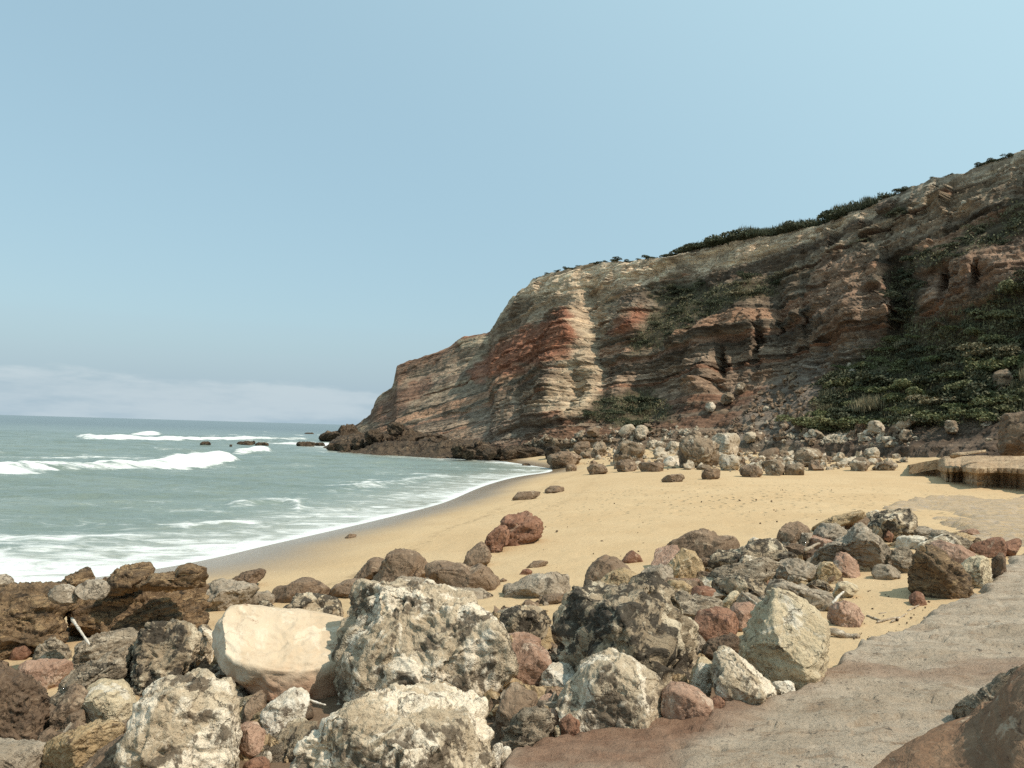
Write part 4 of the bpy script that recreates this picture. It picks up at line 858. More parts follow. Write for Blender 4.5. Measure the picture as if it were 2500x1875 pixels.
rock('B','white','squat white stone right of the tall white one','1225,1450 1240,1380 1280,1373 1303,1420 1285,1470 1240,1475')
rock('B','white','lone white stone at the bottom edge on wet ground','1775,1500 1800,1460 1850,1443 1917,1465 1930,1505 1860,1530')
rock('B','karst','broad white crusted boulder at the bottom centre','-80,1450 -20,1300 30,1230 80,1170 120,1080 250,1030 400,1010 500,988 580,1008 700,1038 800,1058 950,1053 1042,1080 1100,1140 1172,1180 1178,1290 1165,1400 1150,1550 1000,1700 600,1760 0,1720 -90,1600', power=2.6)
rock('A','karstd','black crusted rock at the bottom edge left of the broad white one','1715,1560 1730,1400 1760,1320 1850,1250 1950,1215 2040,1250 2060,1400 2040,1560 1900,1640', d=6.4)
# ------------------------------------------------------------------ right of the middle
rock('C','karstd','big black mottled boulder with pale crust','-115,660 -60,560 0,492 90,490 150,508 250,488 330,460 400,430 455,448 472,520 522,590 582,650 622,720 647,775 622,840 600,920 560,1000 420,1010 330,1000 150,950 -20,900 -80,800', power=3.0)
rock('C','cream','rough round boulder with wavy bands on red wet ground','-78,1030 -40,970 10,920 40,860 130,817 200,814 290,853 370,903 430,948 467,1040 445,1120 400,1155 300,1178 235,1208 130,1192 0,1140 -70,1095', smat='karst', tilt=(.35,.3,1))
rock('C','cream','large cream pyramid boulder right of centre','800,830 815,720 870,640 920,560 960,498 1030,493 1080,518 1180,588 1252,660 1263,740 1248,845 1200,930 1100,985 1000,970 900,920 830,880', facets=6)
rock('C','red','red brown block leaning on the cream pyramid boulder','588,660 620,600 700,583 770,598 803,640 795,705 700,740 640,752 600,712', facets=10)
rock('C','dbrown','dark brown stone under the red brown block','635,780 660,740 740,718 815,700 810,790 740,830 660,820')
rock('C','pink','pinkish grey stone above the red brown block','762,610 790,558 860,553 907,580 895,635 840,690 800,680')
rock('C','cream','pale pointed stone above the pinkish grey one','718,545 770,500 812,488 805,550 750,566')
rock('C','grey','grey flat stone under the thin grey stick','795,555 820,500 870,508 942,540 920,580 830,570')
rock('C','red','red stone lodged behind the black mottled boulder','578,520 590,475 650,468 722,500 720,540 640,535')
rock('C','lgrey','grey slab behind the black mottled boulder','465,580 500,500 580,518 720,548 735,592 690,620 640,650 540,640')
rock('C','tan','ochre mottled stone touching the black mottled boulder','455,500 470,438 540,443 593,480 580,516 500,515')
rock('C','grey','pale grey rock right of the yellowish rock','322,460 340,400 430,363 482,385 488,425 440,450 370,470')
rock('C','tan','tan bedded block tilted against the large brown boulder','452,375 500,320 540,283 600,308 638,380 580,428 490,430', tilt=(.9,.1,.5))
rock('C','brown','large brown boulder at the edge of the open sand','436,340 450,270 500,230 560,198 640,178 682,195 712,225 790,218 823,270 780,320 640,355 540,345', facets=9)
rock('C','karstd','dark slab right of the large brown boulder','665,370 690,300 800,288 900,240 960,238 1030,268 1048,312 1000,350 830,378 690,388', tilt=(.2,0,1))
rock('C','lgrey','long grey layered slab in the middle of the rock field','575,460 640,400 740,368 900,338 1010,318 1055,330 1010,380 960,430 860,460 740,478 650,482', tilt=(-.2,.1,1), thick=.7)
rock('C','grey','grey lumpy rock at the end of the long layered slab','992,410 1020,345 1100,333 1172,360 1186,405 1130,445 1050,440')
rock('C','tan','tan grey stone left of the pinkish round one','1185,415 1220,350 1270,353 1313,400 1298,440 1230,450')
rock('C','pink','pinkish round stone beside the bright sand','1265,385 1290,313 1340,308 1392,350 1403,395 1360,418 1310,410')
rock('C','grey','low clump of pebbly grey rock on the bright sand','1465,395 1490,363 1550,363 1603,400 1592,432 1500,425')
rock('C','grey','large grey crested boulder at the back of the rock field','1175,310 1230,250 1330,228 1380,160 1420,148 1452,180 1512,230 1562,290 1592,352 1565,385 1480,395 1420,400 1340,380 1250,350', tilt=(.5,.1,1))
rock('C','brown','brown triangular boulder at the upper edge of the rock field','985,250 1020,180 1060,153 1110,158 1163,200 1150,250 1100,285 1030,280', facets=9)
rock('C','grey','pale upright stone beside the brown triangular boulder','1085,268 1120,208 1172,208 1168,270 1120,290')
rock('C','grey','grey stone between triangular and crested boulders','1165,230 1220,158 1290,163 1343,200 1320,250 1200,275')
rock('C','tan','long ochre slab like a log on the sand edge','1145,205 1210,153 1280,123 1370,103 1420,90 1437,110 1425,142 1330,160 1250,175 1180,208', thick=.6)
rock('C','dbrown','dark flat stones strip below the triangular boulder','1036,295 1060,260 1120,263 1140,288 1200,288 1263,320 1240,340 1140,335 1070,328')
rock('C','karstd','dark ridged boulder beside the grey rock pavement','1430,190 1480,118 1560,98 1640,93 1683,130 1675,190 1620,240 1560,235 1490,215')
rock('C','red','small red stone below the dark ridged boulder','1518,225 1545,188 1572,215 1562,246')
rock('C','white','flat white slab near the right end of the rock field','1586,265 1600,223 1720,223 1748,260 1710,285 1620,282')
rock('C','lgrey','thin bedded stone left of the big dark ribbed block','1555,310 1580,285 1640,278 1663,310 1655,395 1590,400')
rock('C','layer','big dark ribbed block leaning at the right end of the rock field','1640,450 1660,330 1680,290 1740,263 1800,278 1850,318 1920,388 1960,448 1992,518 1900,525 1780,505 1680,468', tilt=(.8,.2,1), thick=.8)
rock('C','pink','pale flat boulder behind the big dark ribbed block','1748,290 1760,262 1800,248 1900,268 1980,318 1995,352 1960,390 1860,370')
rock('C','lgrey','layered slab behind the pale flat boulder','1745,265 1760,198 1830,198 1962,250 1965,300 1830,290')
rock('C','cream','cream rock right of the big dark ribbed block','1888,380 1950,328 2030,323 2048,400 2058,465 1990,470 1930,430')
rock('C','red','reddish slab on the platform edge, right end','1935,310 1960,258 2100,223 2118,260 2114,318 1980,330')
rock('C','dbrown','dark cube of rock on the platform edge','2040,430 2060,328 2112,298 2123,392 2090,430', power=3.5)
rock('C','red','red wedge stone at the far right end of the rock field','2105,300 2115,255 2190,233 2198,262 2150,320 2115,325')
rock('C','red','lone brown stone on sand below the dark ribbed block','1648,522 1680,493 1715,508 1733,548 1690,557 1655,540')
rock('C','pink','pink rock half sunk in sand behind the pyramid boulder','1248,620 1270,558 1330,538 1390,568 1424,622 1385,660 1300,662')
rock('C','grey','pale grey slab behind the cream pyramid boulder','935,480 1000,428 1100,458 1180,488 1272,498 1275,550 1200,590 1100,560 1000,520', thick=.7)
rock('C','cream','pale chipped stones beside the pale stick','1265,510 1300,450 1340,448 1403,470 1380,500 1290,522')
rock('C','white','flat white stone alone on sand above the layered slab','863,238 885,224 912,234 888,245')
rock('C','karst','white and dark striped boulder at the platform edge','668,900 680,830 700,788 760,788 850,848 930,928 992,980 1002,1055 930,1095 870,1112 790,1080 740,1010 690,950', tilt=(.8,.2,.7))
rock('C','white','knobbly white rock on the platform edge','945,985 980,938 1050,933 1088,970 1073,1015 1010,1048 975,1030')
rock('C','cream','pale yellow wedge standing in the shadow of the mottled boulder','566,960 590,870 630,818 683,850 680,940 650,1040 600,1030')
rock('C','pink','broad pink boulder beside the banded round one','440,1110 440,1000 480,958 540,957 620,998 673,1040 678,1085 620,1128 560,1138 510,1178 460,1160', facets=5)
rock('C','red','small red stone right of the broad pink boulder','662,1080 680,1018 720,1017 772,1072 778,1104 720,1116 680,1146')
rock('W','hump','brown rock hump in the bottom right corner','1800,1740 1850,1672 1900,1642 1955,1614 2050,1600 2110,1576 2150,1522 2180,1474 2215,1436 2320,1385 2500,1380 2560,1560 2500,1800 1900,1820', d=4.9, power=2.0, thick=.9, facets=0, grow=1.0)
rock('W','lgrey','grey fluted slab edge beside the bottom right hump','2040,1560 2060,1530 2120,1490 2190,1440 2212,1422 2240,1440 2200,1480 2160,1530 2110,1590 2070,1592', d=6.0, tilt=(.6,.2,1), thick=.5, rough=.4)
# ------------------------------------------------------------------ on the open sand further off
rock('W','brown','flat dark rock on mid beach near the shore','1106,1076 1120,1063 1160,1061 1168,1070 1130,1079')
rock('W','brown','low dark rock on mid beach, right of the flat one','1172,1061 1190,1050 1215,1051 1218,1060 1190,1064')
rock('W','brown','little dark rock on the wet sand by the swash','744,1161 755,1153 770,1155 766,1162')
rock('W','tbrown','brown domed rock alone on sand below the talus','1428,1039 1440,1027 1470,1024 1483,1036 1460,1041')

# ================================================================== TALUS at the foot of the cliff
T = [('D','tbrown','big brown boulder at the upper end of the surf line',1360,1170,1555,1258),('D','tbrown','small brown rock in front of the boulder at the surf end',1470,1238,1530,1282),
 ('D','tbrown','twin brown rocks on sand near the surf end',1590,1240,1715,1298),('D','tgrey','large dark grey boulder in the left talus',1740,1110,1930,1240),('D','tbrown','dark flat topped rock at the sand below the grey boulder',1740,1215,1870,1284),
 ('D','tbrown','brown rock strip on sand below the left talus',1870,1225,2050,1284),('D','tgrey','tall tan boulder standing up in the left talus',1840,1025,1940,1115),('D','twhite','small pale stone beside the tall tan boulder',1930,1095,1995,1155),
 ('D','twhite','white angular rock in the left talus',2040,1110,2130,1175),('D','tbrown','dark blocky boulder under the white angular rock',2100,1140,2230,1258),('D','tgrey','pale topped boulder at the upper left of the talus',1515,1050,1600,1120),
 ('D','tgrey','tan rock above the boulder at the surf end',1425,1085,1485,1145),('D','twhite','pale slab high in the left talus',1680,1070,1770,1118),('D','tbrown','brown rock left of the large grey talus boulder',1510,1110,1620,1185),
 ('D','tgrey','grey rock touching the large grey talus boulder',1620,1110,1705,1195),('D','twhite','pale stone below the tall tan boulder',1965,1145,2040,1205),('D','tgrey','grey rock above the white angular rock',2140,1068,2215,1132),
 ('D','reef','dark rock awash in the swash end',1220,1236,1270,1258),('D','reef','black boulder at the inner end of the reef',1290,1110,1420,1185),('D','reef','dark rock behind the boulder at the surf end',1350,1140,1440,1205),
 ('E','tgrey','massive grey rock heap base in mid talus',195,1400,400,1545),('E','twhite','pale jagged rock on the massive grey heap',345,1380,500,1500),('E','twhite','pale broken rock at the foot of the grey heap',380,1480,500,1560),
 ('E','tbrown','brown rounded rock on the sand below the grey heap',300,1550,410,1602),('E','tbrown','brown wedge rock on the sand in mid talus',480,1530,600,1592),('E','tgrey','tan block at the sand in mid talus',590,1505,700,1582),
 ('E','tgrey','pale flat block at the sand right of the tan block',690,1525,800,1582),('E','twhite','lone pale stone on the dark talus slope',640,1430,690,1468),('E','tbrown','dark brown stump of rock on the talus slope',540,1380,610,1462),
 ('E','tgrey','large tan boulder at the foot of the talus',720,1450,885,1545),('E','twhite','pale tilted slab above the large tan boulder',780,1370,885,1452),('E','twhite','long pale jagged rock right of the tilted slab',870,1390,1045,1475),
 ('E','twhite','pale rock below the bushes in the right talus',1080,1330,1165,1385),('E','twhite','small pale stone pair in the right talus',1110,1400,1172,1442),('E','tgrey','grey round boulder on the dark bank under the bushes',1440,1322,1508,1384),
 ('E','tgrey','half hidden rock below the white tilted slab',1230,1370,1292,1424),('E','tgrey','pale rock peeping out of the bushes at right',1660,1088,1762,1172),('E','twhite','pale pointed rock on the right talus',1060,1450,1140,1512),
 ('E','tgrey','low tan rock where talus meets the ledge',1000,1500,1092,1562),('E','tgrey','grey rock on the sand line near the ledge',1100,1515,1230,1560),('E','twhite','round pale boulder at the left of the dark slope',0,1350,62,1412),
 ('E','tgrey','pale rock in the slope above the grey heap',465,1150,522,1202),('E','twhite','pale chip on the dark slope left of the scree',325,1238,375,1284),('E','tgrey','pale rock on the slope below the scree',400,1200,460,1245)]
for reg, mt, lab, x0, y0, x1, y1 in T:
    s = to_src(reg, [(x0, y0), (x1, y1)])
    g = hit_ground(s.mean(0)[0], s[1, 1], -0.2); uW, vW = s.mean(0)[0] / K_, s[1, 1] / K_
    cp = on_cliff(uW, vW); fb = np.interp(uW, ctab[:, 0], ctab[:, 3])
    dst = cp[1] - 0.6 if vW < fb - 3 else min(g[1], np.interp(uW, ctab[:, 0], ctab[:, 4]) + 2)
    box(reg, mt, lab, x0, y0, x1, y1, d=dst, sink=0.25, thick=1.2, power=3.6, name='talus_boulder', cat='boulder')
rock('E','twhite','bright white slab lying tilted under the bushes','1208,1362 1225,1335 1290,1302 1322,1300 1318,1325 1260,1358 1222,1370', d=on_cliff(2215 * .885, 1040 * .885)[1] - 1.5, thick=.7)
rock('E','ledge','red speckled boulder at the right picture edge above the ledge','1695,1440 1705,1340 1720,1305 1812,1298 1900,1300 1910,1440 1850,1470 1750,1470', d=47.0, power=3.0, smat='tbrown')
def ledge():
    fe = to_src('G', [(1688,250),(1760,256),(1830,258),(1860,262),(1930,258),(2000,264),(2100,262),(2212,268),(2420,282),(2700,300)]); be = to_src('G', [(1695,236),(1760,222),(1830,210),(1860,206),(1930,198),(2000,192),(2100,186),(2212,188),(2420,184),(2700,180)])
    n = 260; t = np.linspace(0, 1, n); k = np.linspace(0, 1, len(fe)); ip = lambda e: np.stack([np.interp(t, k, e[:, 0]), np.interp(t, k, e[:, 1])], 1)
    fz = np.interp(t, [0, .2, .5, 1], [2.35, 2.65, 2.85, 2.95]); A = at_z(*ip(fe).T, fz); B_ = at_z(*ip(be).T, np.interp(t, [0, .3, 1], [2.7, 3.3, 3.6]))
    far = np.hypot(B_[:, 0], B_[:, 1]); B_[:, :2] *= np.minimum(1, 54 / far)[:, None]; B_[:, 2] = np.minimum(B_[:, 2], 3.6)
    jag = 0.9 * fbm(np.stack([t * 26, t * 0, t * 0], 1), 4, 5); out_ = A[:, :2] / np.linalg.norm(A[:, :2], axis=1)[:, None]; A[:, :2] += out_ * jag[:, None]
    th_ = np.interp(t, [0, .12, .3, 1], [.3, .75, 1.15, 1.35]); rows = [B_ - [0, 0, .6], B_]
    for q in np.linspace(.1, 1, 16): rows.append(B_ * (1 - q) + A * q)
    for q, inn in ((.02, .0), (.12, .0), (.20, .06), (.24, .7), (.36, 1.2), (.55, 1.35), (.65, 1.15), (.8, 1.4), (1.0, 1.3), (1.6, 1.3)):
        r_ = A.copy(); r_[:, 2] -= th_ * q; r_[:, :2] += out_ * (inn * np.minimum(1, th_))[:, None]; rows.append(r_)
    V_ = np.concatenate(rows); V_[:, 2] += .07 * fbm(V_ * .8, 4, 6); V_[:, :2] += .15 * np.stack([fbm(V_ * 1.3, 4, 7), fbm(V_ * 1.3, 4, 8)], 1)
    o = V_.mean(0); o[2] = V_[:, 2].min()
    return tag(link('rock_ledge', mesh_np('rock_ledge', V_ - o, grid_faces(len(rows), n)[:, ::-1], smooth=False), MAT['ledge'], tuple(o)), 'broad flat rock ledge with a dark undercut at the right edge', 'rock ledge')
ledge()
rock('G','ledge','thin pale slab lying on the back of the rock ledge','1840,208 1900,196 2000,186 2060,180 2066,188 1960,202 1870,212', d=43.0, thick=.5)
# reef at the tip of the headland and rocks in the sea
def shelf():
    poly = np.array([at_z(*q, 0.35)[:2] for q in to_src('W', [(690,967),(740,974),(830,979),(930,985),(1010,987),(1100,988),(1180,992),(1215,985),(1230,968),(1150,958),(1000,952),(880,938),(800,930),(745,932),(705,952)])])
    th = np.linspace(-.30, .10, 210); dd = np.geomspace(86, 300, 240); T_, D_ = np.meshgrid(th, dd); X = (D_ * T_).ravel(); Y = D_.ravel(); P2 = np.stack([X, Y, X * 0], 1)
    sd = poly_sd(P2[:, :2], poly) + 3.5 * fbm(P2 * .12, 4, 410) * (Y / 110); inn = 1 - sstep(-6, 1.0, sd)
    Z = -.7 + inn * (1.9 + 2.0 * fbm(P2 * .30, 4, 411, .6, True) + 2.4 * fbm(P2 * .10, 3, 412) + .4 * fbm(P2 * 1.2, 3, 413, .6, True)); Z = np.maximum(Z, -1.2)
    t = Z * 3; Z = (np.floor(t) + sstep(.4, 1, t - np.floor(t))) / 3
    f = grid_faces(240, 210); f = f[(sd[f] < 3).any(1)]; used = np.unique(f); rm = np.full(len(X), -1); rm[used] = np.arange(len(used))
    return tag(link('rock_shelf', mesh_np('rock_shelf', np.stack([X, Y, Z], 1)[used], rm[f]), MAT['reef']), kind='structure')
shelf()
rock('D','reef','long dark reef at the foot of the far headland','70,1172 100,1132 200,1105 260,1092 330,1112 400,1070 500,1045 560,1020 620,1055 700,1085 800,1070 830,1110 790,1160 700,1195 500,1195 300,1182', d=125, name='reef', cat='reef', thick=.8, rough=.8, level=6)
rock('D','reef','low dark reef point beyond the long reef','55,1090 100,1068 190,1062 195,1022 265,1018 277,1050 310,1075 300,1105 200,1098 100,1098', d=185, name='reef', cat='reef', thick=.8)
rock('D','reef','dark reef between the long reef and the sand','750,1172 850,1145 888,1125 893,1098 942,1098 948,1140 1050,1152 1200,1150 1330,1152 1425,1185 1385,1215 1200,1210 950,1206 800,1198', d=104, name='reef', cat='reef', thick=.7, rough=.8, level=6)
for i, (x0, y0, x1, y1, lab) in enumerate(((1082,503,1140,524,'dark rock awash, leftmost of the rocks in the sea'),(1238,519,1256,530,'tiny black rock between the two sea rocks'),(1280,500,1380,524,'broad dark sea rock off the reef'),
        (1375,508,1455,530,'low dark sea rock touching the broad one'),(1590,502,1700,532,'dark sea rock just off the reef tip'),(1700,508,1760,530,'small dark sea rock at the reef tip'),(1640,456,1700,466,'far dark rock in the white water'))):
    s = to_src('F', [(x0, y0), (x1, y1)]); g = at_z(s.mean(0)[0], s[1, 1] - 1.0, 0.0)
    box('F', 'reef', lab, x0, y0, x1, y1, d=g[1], sink=0.6, thick=1.0, name='sea_rock', cat='rock')
for i, (x0, y0, x1, y1) in enumerate(((330,1040,430,1110),(450,1000,560,1060),(520,1080,620,1130),(600,1120,700,1190),(680,1090,760,1150),(250,1090,330,1150),(180,1120,260,1172),(820,1120,900,1180),(400,1130,500,1192),(1000,1150,1080,1205),(1100,1150,1200,1206),(880,1150,960,1205))):
    s = to_src('D', [(x0, y0), (x1, y1)]); dst = 118 if x0 < 760 else 100
    box('D', 'reef', 'dark jagged rock on the reef below the headland', x0, y0, x1, y1, d=dst, sink=.3, group='rocks on the reef', name='reef_rock', cat='rock')

# loose stones between the talus boulders, alike ones sharing meshes
stones = []
for k in range(8):
    an = np.linspace(0, 2 * math.pi, 9, endpoint=False); r = np.random.RandomState(900 + k); rr = r.uniform(.35, .55, 9)
    mt = ['tgrey', 'twhite', 'tbrown', 'twhite', 'tgrey', 'twhite', 'tbrown', 'tgrey'][k]
    p, f, _ = build_rock(np.stack([np.cos(an) * rr * 1.2, np.sin(an) * rr * .8], 1), mt, 900 + k, .9, 2.8, 3); me = mesh_np('stone', p, f); me.materials.append(MAT[mt]); stones.append(me)
rng = random.Random(5)
def scatter(poly, n, smin, smax, label, group, kinds):
    poly = np.array(poly, float); lo, hi = poly.min(0), poly.max(0); c = 0
    while c < n:
        u, v = rng.uniform(lo[0], hi[0]), rng.uniform(lo[1], hi[1])
        if poly_sd(np.array([[u, v]]), poly)[0] > 0: continue
        fb = np.interp(u, ctab[:, 0], ctab[:, 3]); p = on_cliff(u, v) if v < fb else hit_ground(u * K_, v * K_, 0.0)
        if v >= fb and p[1] > np.interp(u, ctab[:, 0], ctab[:, 4]) + 6: continue
        s = smin * (smax / smin) ** (rng.random() ** 1.7); o = link('stone', stones[rng.choice(kinds)], None, (p[0], p[1], p[2] + .15 * s))
        o.rotation_euler = (rng.uniform(-.5, .5), rng.uniform(-.5, .5), rng.uniform(0, 6.28)); o.scale = (s * rng.uniform(.8, 1.3), s, s * rng.uniform(.7, 1.1)); tag(o, label, 'stone', group); c += 1
scatter([(1190,985),(1230,955),(1300,925),(1450,930),(1640,955),(1700,985),(1680,1015),(1500,1018),(1320,1008)], 60, .7, 2.2, 'loose pale stone among the left talus boulders', 'loose stones of the left talus', [0,1,2,3,4,5,6,7])
scatter([(1640,970),(1720,930),(1850,935),(1960,935),(2000,960),(1950,1000),(1800,1016),(1660,1018)], 42, .5, 1.6, 'loose pale stone in the right talus below the bushes', 'loose stones of the right talus', [0,1,3,4,5])
scatter([(1790,835),(1850,770),(1880,770),(1860,820),(1800,850)], 18, .5, 1.2, 'white scree stone spilling down below the buttress', 'scree stones below the buttress', [1,3,5])
scatter([(1540,925),(1640,870),(1700,850),(1680,930),(1600,945)], 10, .4, 1.1, 'pale stone on the grey scree slope', 'stones on the grey scree slope', [0,1,4])
scatter([(1980,930),(2060,890),(2212,870),(2212,960),(2000,960)], 8, .3, 1.0, 'small pale stone on the dark bank above the ledge', 'stones on the dark bank', [0,1,3,4])
scatter([(1890,525),(1990,485),(2110,430),(2130,440),(2040,500),(1900,545)], 10, .5, 1.3, 'pale stone on the high right scree bench', 'stones on the high bench', [0,1,3,4])

# rubble too small and too much to count: one mesh per colour
def rubble(label, polys, n, smin, smax, mt, seed, ground=True):
    r = np.random.RandomState(seed); v0, f0 = ico(2); VV = []; FF = []; k = 0
    for poly in polys:
        poly = np.array(poly, float); lo, hi = poly.min(0), poly.max(0); q = r.uniform(lo, hi, (n * 8, 2)); q = q[poly_sd(q, poly) < 0][:n // len(polys)]
        for u, v in q:
            fb = np.interp(u, ctab[:, 0], ctab[:, 3])
            p = on_cliff(u, v) if (not ground and v < fb) else hit_ground(u * K_, v * K_, 0.0)
            if p[1] > 110: continue
            s = smin * (smax / smin) ** (r.rand() ** 2.2); w = v0 * (1 + .28 * r.randn(len(v0), 1)) * r.uniform(.6, 1.2, 3); a = r.rand() * 6.28; ca, sa = math.cos(a), math.sin(a)
            w = w @ np.array([[ca, -sa, 0], [sa, ca, 0], [0, 0, 1]]) * s * .5; VV.append(w + p + np.array([0, 0, .12 * s])); FF.append(f0 + k); k += len(v0)
    return tag(link('rubble', mesh_np('rubble', np.concatenate(VV), np.concatenate(FF), smooth=False), MAT[mt]), label, 'rubble', kind='stuff')
# angular filler stones packed between the boulders of the middle rock field
fst = []
for k in range(12):
    an = np.linspace(0, 2 * math.pi, 10, endpoint=False); r = np.random.RandomState(1200 + k); rr = r.uniform(.32, .56, 10); mt = ['grey','brown','lgrey','cream','karstd','tan','pink','lgrey','red','grey','karst','brown'][k]
    p, f, _ = build_rock(np.stack([np.cos(an) * rr * 1.35, np.sin(an) * rr * .8], 1), mt, 1200 + k, .9, 3.0, 5); me = mesh_np('stone', p, f); me.materials.append(MAT[mt]); fst.append(me)
def fill(poly, n, smin, smax, label, group, seed):
    poly = np.array(poly, float); lo, hi = poly.min(0), poly.max(0); r = random.Random(seed); c = 0; got = []
    for _ in range(n * 60):
        if c >= n: break
        u, v = r.uniform(lo[0], hi[0]), r.uniform(lo[1], hi[1])
        if poly_sd(np.array([[u, v]]), poly)[0] > 0: continue
        p = hit_ground(u * K_, v * K_, 0.0); s = smin * (smax / smin) ** (r.random() ** 1.4)
        if any((p[0] - q[0]) ** 2 + (p[1] - q[1]) ** 2 < (.5 * (s + q[2])) ** 2 for q in got): continue
        got.append((p[0], p[1], s)); o = link('stone', fst[r.randrange(12)], None, (p[0], p[1], p[2] + .10 * s)); o.rotation_euler = (r.uniform(-.4, .4), r.uniform(-.4, .4), r.uniform(0, 6.28)); o.scale = (s * r.uniform(.85, 1.3), s, s * r.uniform(.6, 1.0))
        tag(o, label, 'stone', group); c += 1
fill([(1240,1300),(1420,1215),(1560,1205),(1700,1160),(1850,1120),(1950,1130),(2110,1160),(2140,1230),(1960,1200),(1850,1225),(1790,1300),(1640,1310),(1480,1290)], 62, .3, 1.0, 'angular stone packed among the boulders right of centre', 'filler stones right of centre', 71)
fill([(1080,1330),(1240,1320),(1260,1420),(1560,1460),(1560,1540),(1240,1560),(1090,1560)], 18, .15, .42, 'small stone wedged between the central boulders', 'filler stones in the centre', 72)
fill([(0,1470),(160,1440),(460,1400),(480,1480),(660,1500),(700,1640),(520,1659),(120,1659),(0,1600)], 20, .15, .42, 'small stone wedged between the lower left boulders', 'filler stones lower left', 73)
fill([(450,1290),(640,1260),(800,1240),(1100,1260),(1060,1290),(740,1300),(500,1320)], 12, .15, .5, 'stone on sand behind the big boulders', 'filler stones behind', 74)
FG = [[(120,1560),(300,1420),(480,1400),(520,1560),(640,1560),(620,1659),(100,1659)], [(1060,1320),(1180,1300),(1220,1480),(1240,1580),(1080,1590)], [(1250,1320),(1500,1250),(1700,1200),(1850,1190),(1830,1300),(1600,1330),(1520,1500),(1400,1540)], [(1700,1190),(1950,1170),(2140,1180),(2120,1250),(1960,1230),(1780,1240)]]
rubble('small grey and tan rubble between the foreground boulders', FG, 420, .06, .38, 'tan', 61)
rubble('small dark brown rubble between the foreground boulders', FG, 420, .06, .34, 'brown', 62)
TL = [[(1190,995),(1230,950),(1300,915),(1450,920),(1640,940),(1720,970),(1690,1018),(1500,1020),(1320,1012)], [(1640,975),(1720,920),(1850,930),(1960,930),(2000,960),(1960,1000),(1800,1018),(1660,1020)], [(1560,945),(1640,860),(1720,800),(1760,860),(1740,950)], [(1220,975),(1330,930),(1500,935),(1650,960),(1640,1010),(1350,1005)]]
rubble('pale grey rubble between the foreground boulders', FG, 300, .06, .36, 'grey', 66)
rubble('dark grit and pebbles lying on the rock platform', [[(1560,1659),(1700,1540),(1900,1450),(2180,1330),(2200,1420),(2000,1560),(1800,1659)]], 120, .008, .035, 'dbrown', 69)
rubble('tiny dark pebbles and debris strewn on the open sand', [[(1200,1090),(1500,1050),(1900,1050),(1950,1110),(1700,1150),(1400,1200),(1150,1240),(1000,1210)]], 60, .025, .08, 'dbrown', 67)
rubble('fine dark debris on the sand beside the platform', [[(1840,1250),(2100,1280),(1950,1370),(1830,1400)]], 70, .012, .045, 'dbrown', 68)
rubble('pale scree rubble between the talus boulders', TL[:2] + TL[3:], 1000, .12, 1.0, 'twhite', 63, False)
rubble('grey brown scree rubble at the foot of the cliff', TL, 1200, .12, 1.1, 'tbrown', 64, False)
rubble('pebbles strewn along the foot of the far cliff', [[(960,965),(1060,955),(1250,950),(1230,985),(1000,985)]], 260, .3, 1.2, 'tgrey', 65, False)

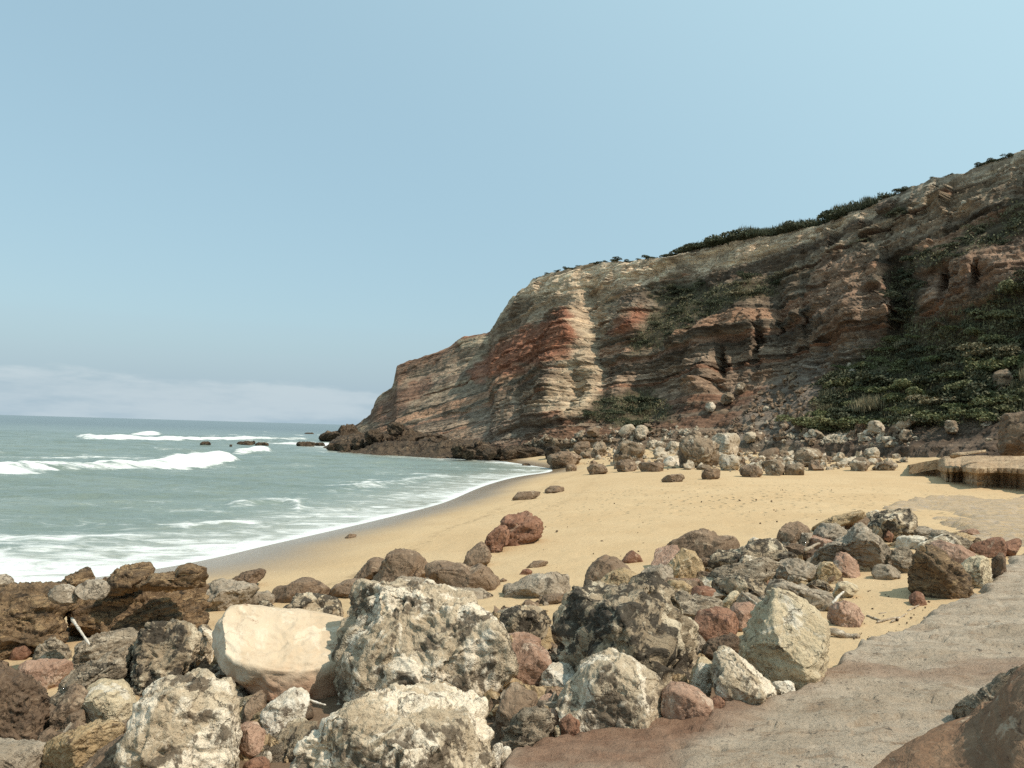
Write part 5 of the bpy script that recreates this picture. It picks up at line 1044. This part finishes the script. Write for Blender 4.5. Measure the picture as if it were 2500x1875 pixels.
# ================================================================== STICKS AND DRIFTWOOD
def stick(reg, pts, rad, mat, label, dist, name='driftwood_stick', wob=.12):
    s = to_src(reg, pts); n = 14; t = np.linspace(0, 1, n); k = np.linspace(0, 1, len(s))
    q = np.stack([np.interp(t, k, s[:, 0]), np.interp(t, k, s[:, 1])], 1); dl = np.interp(t, np.linspace(0, 1, len(dist)), dist)
    C = at_depth(q[:, 0], q[:, 1], dl); r = np.random.RandomState(int(s[0, 0])); C += np.cumsum(r.randn(n, 3), 0) * rad * wob
    d = np.gradient(C, axis=0); d /= np.linalg.norm(d, axis=1)[:, None]; a = np.cross(d, [0.1, 0.2, 1.0]); a /= np.linalg.norm(a, axis=1)[:, None]; b = np.cross(d, a)
    m_ = 9; ph = np.linspace(0, 2 * math.pi, m_, endpoint=False); rad_ = rad * (1 - .35 * t) * (1 + .12 * r.randn(n)); rad_[0] *= .6; rad_[-1] *= .4
    V_ = (C[:, None, :] + rad_[:, None, None] * (np.cos(ph)[None, :, None] * a[:, None, :] + np.sin(ph)[None, :, None] * b[:, None, :])).reshape(-1, 3)
    f = [[i * m_ + j, i * m_ + (j + 1) % m_, (i + 1) * m_ + (j + 1) % m_, (i + 1) * m_ + j] for i in range(n - 1) for j in range(m_)]
    V_ = np.concatenate([V_, C[:1], C[-1:]]); e0 = len(V_) - 2; e1 = len(V_) - 1
    f += [[e0, (j + 1) % m_, j, e0] for j in range(0)]
    o0 = C[0].copy(); me = bpy.data.meshes.new(name)
    fa = f + [[e0, (j + 1) % m_, j] for j in range(m_)] + [[e1, (n - 1) * m_ + j, (n - 1) * m_ + (j + 1) % m_] for j in range(m_)]
    me.from_pydata([tuple(x) for x in (V_ - o0)], [], [tuple(x) for x in fa]); me.polygons.foreach_set('use_smooth', [True] * len(fa)); me.update()
    return tag(link(name, me, MAT[mat], tuple(o0)), label, 'stick')
def gd(reg, x, y): return hit_ground(*to_src(reg, [(x, y)])[0])[1]
stick('A', [(455,545),(512,628),(570,712)], 0.020, 'bleach', 'white bleached pole wedged in the dark left rocks', [9.6, 9.3, 9.0], 'bleached_pole', wob=.01)
stick('A', [(1955,1062),(2010,1082),(2070,1102)], 0.012, 'bleach', 'thin pale rod between the white wedge and the front boulder', [6.9, 6.85, 6.8])
stick('C', [(826,496),(870,528),(920,562)], 0.02, 'wood', 'thin grey stick lying across stones behind the pyramid boulder', [9.2, 9.0, 8.8])
stick('C', [(1268,550),(1300,516),(1328,488)], 0.018, 'bleach', 'short pale stick leaning at the edge of bright sand', [9.4, 9.5, 9.6])
g0 = gd('C', 1330, 708); stick('C', [(1225,684),(1290,690),(1350,708),(1405,726)], 0.055, 'wood', 'grey driftwood branch lying on sand right of the pyramid boulder', [g0 + .1, g0, g0 - .05, g0 - .1], 'driftwood_branch')
stick('C', [(1135,290),(1180,270),(1225,252)], 0.03, 'wood', 'weathered plank among the upper rocks', [12.0, 12.1, 12.2], 'driftwood_plank')
for i, (a, b) in enumerate((((1490,645),(1600,615)),((1500,600),(1600,585)),((1560,640),(1640,600)),((1440,610),(1520,640)),((1640,585),(1700,560)),((1720,620),(1790,600)))):
    m0 = ((a[0] + b[0]) / 2, (a[1] + b[1]) / 2); q = [to_src('C', [z])[0] for z in (a, b)]; ds = [hit_ground(*z)[1] for z in q]
    st_ = stick('C', [a, b], 0.016, 'wood', 'thin dark twig strewn on the bright sand', ds, 'twig'); st_['group'] = 'twigs on the sand'
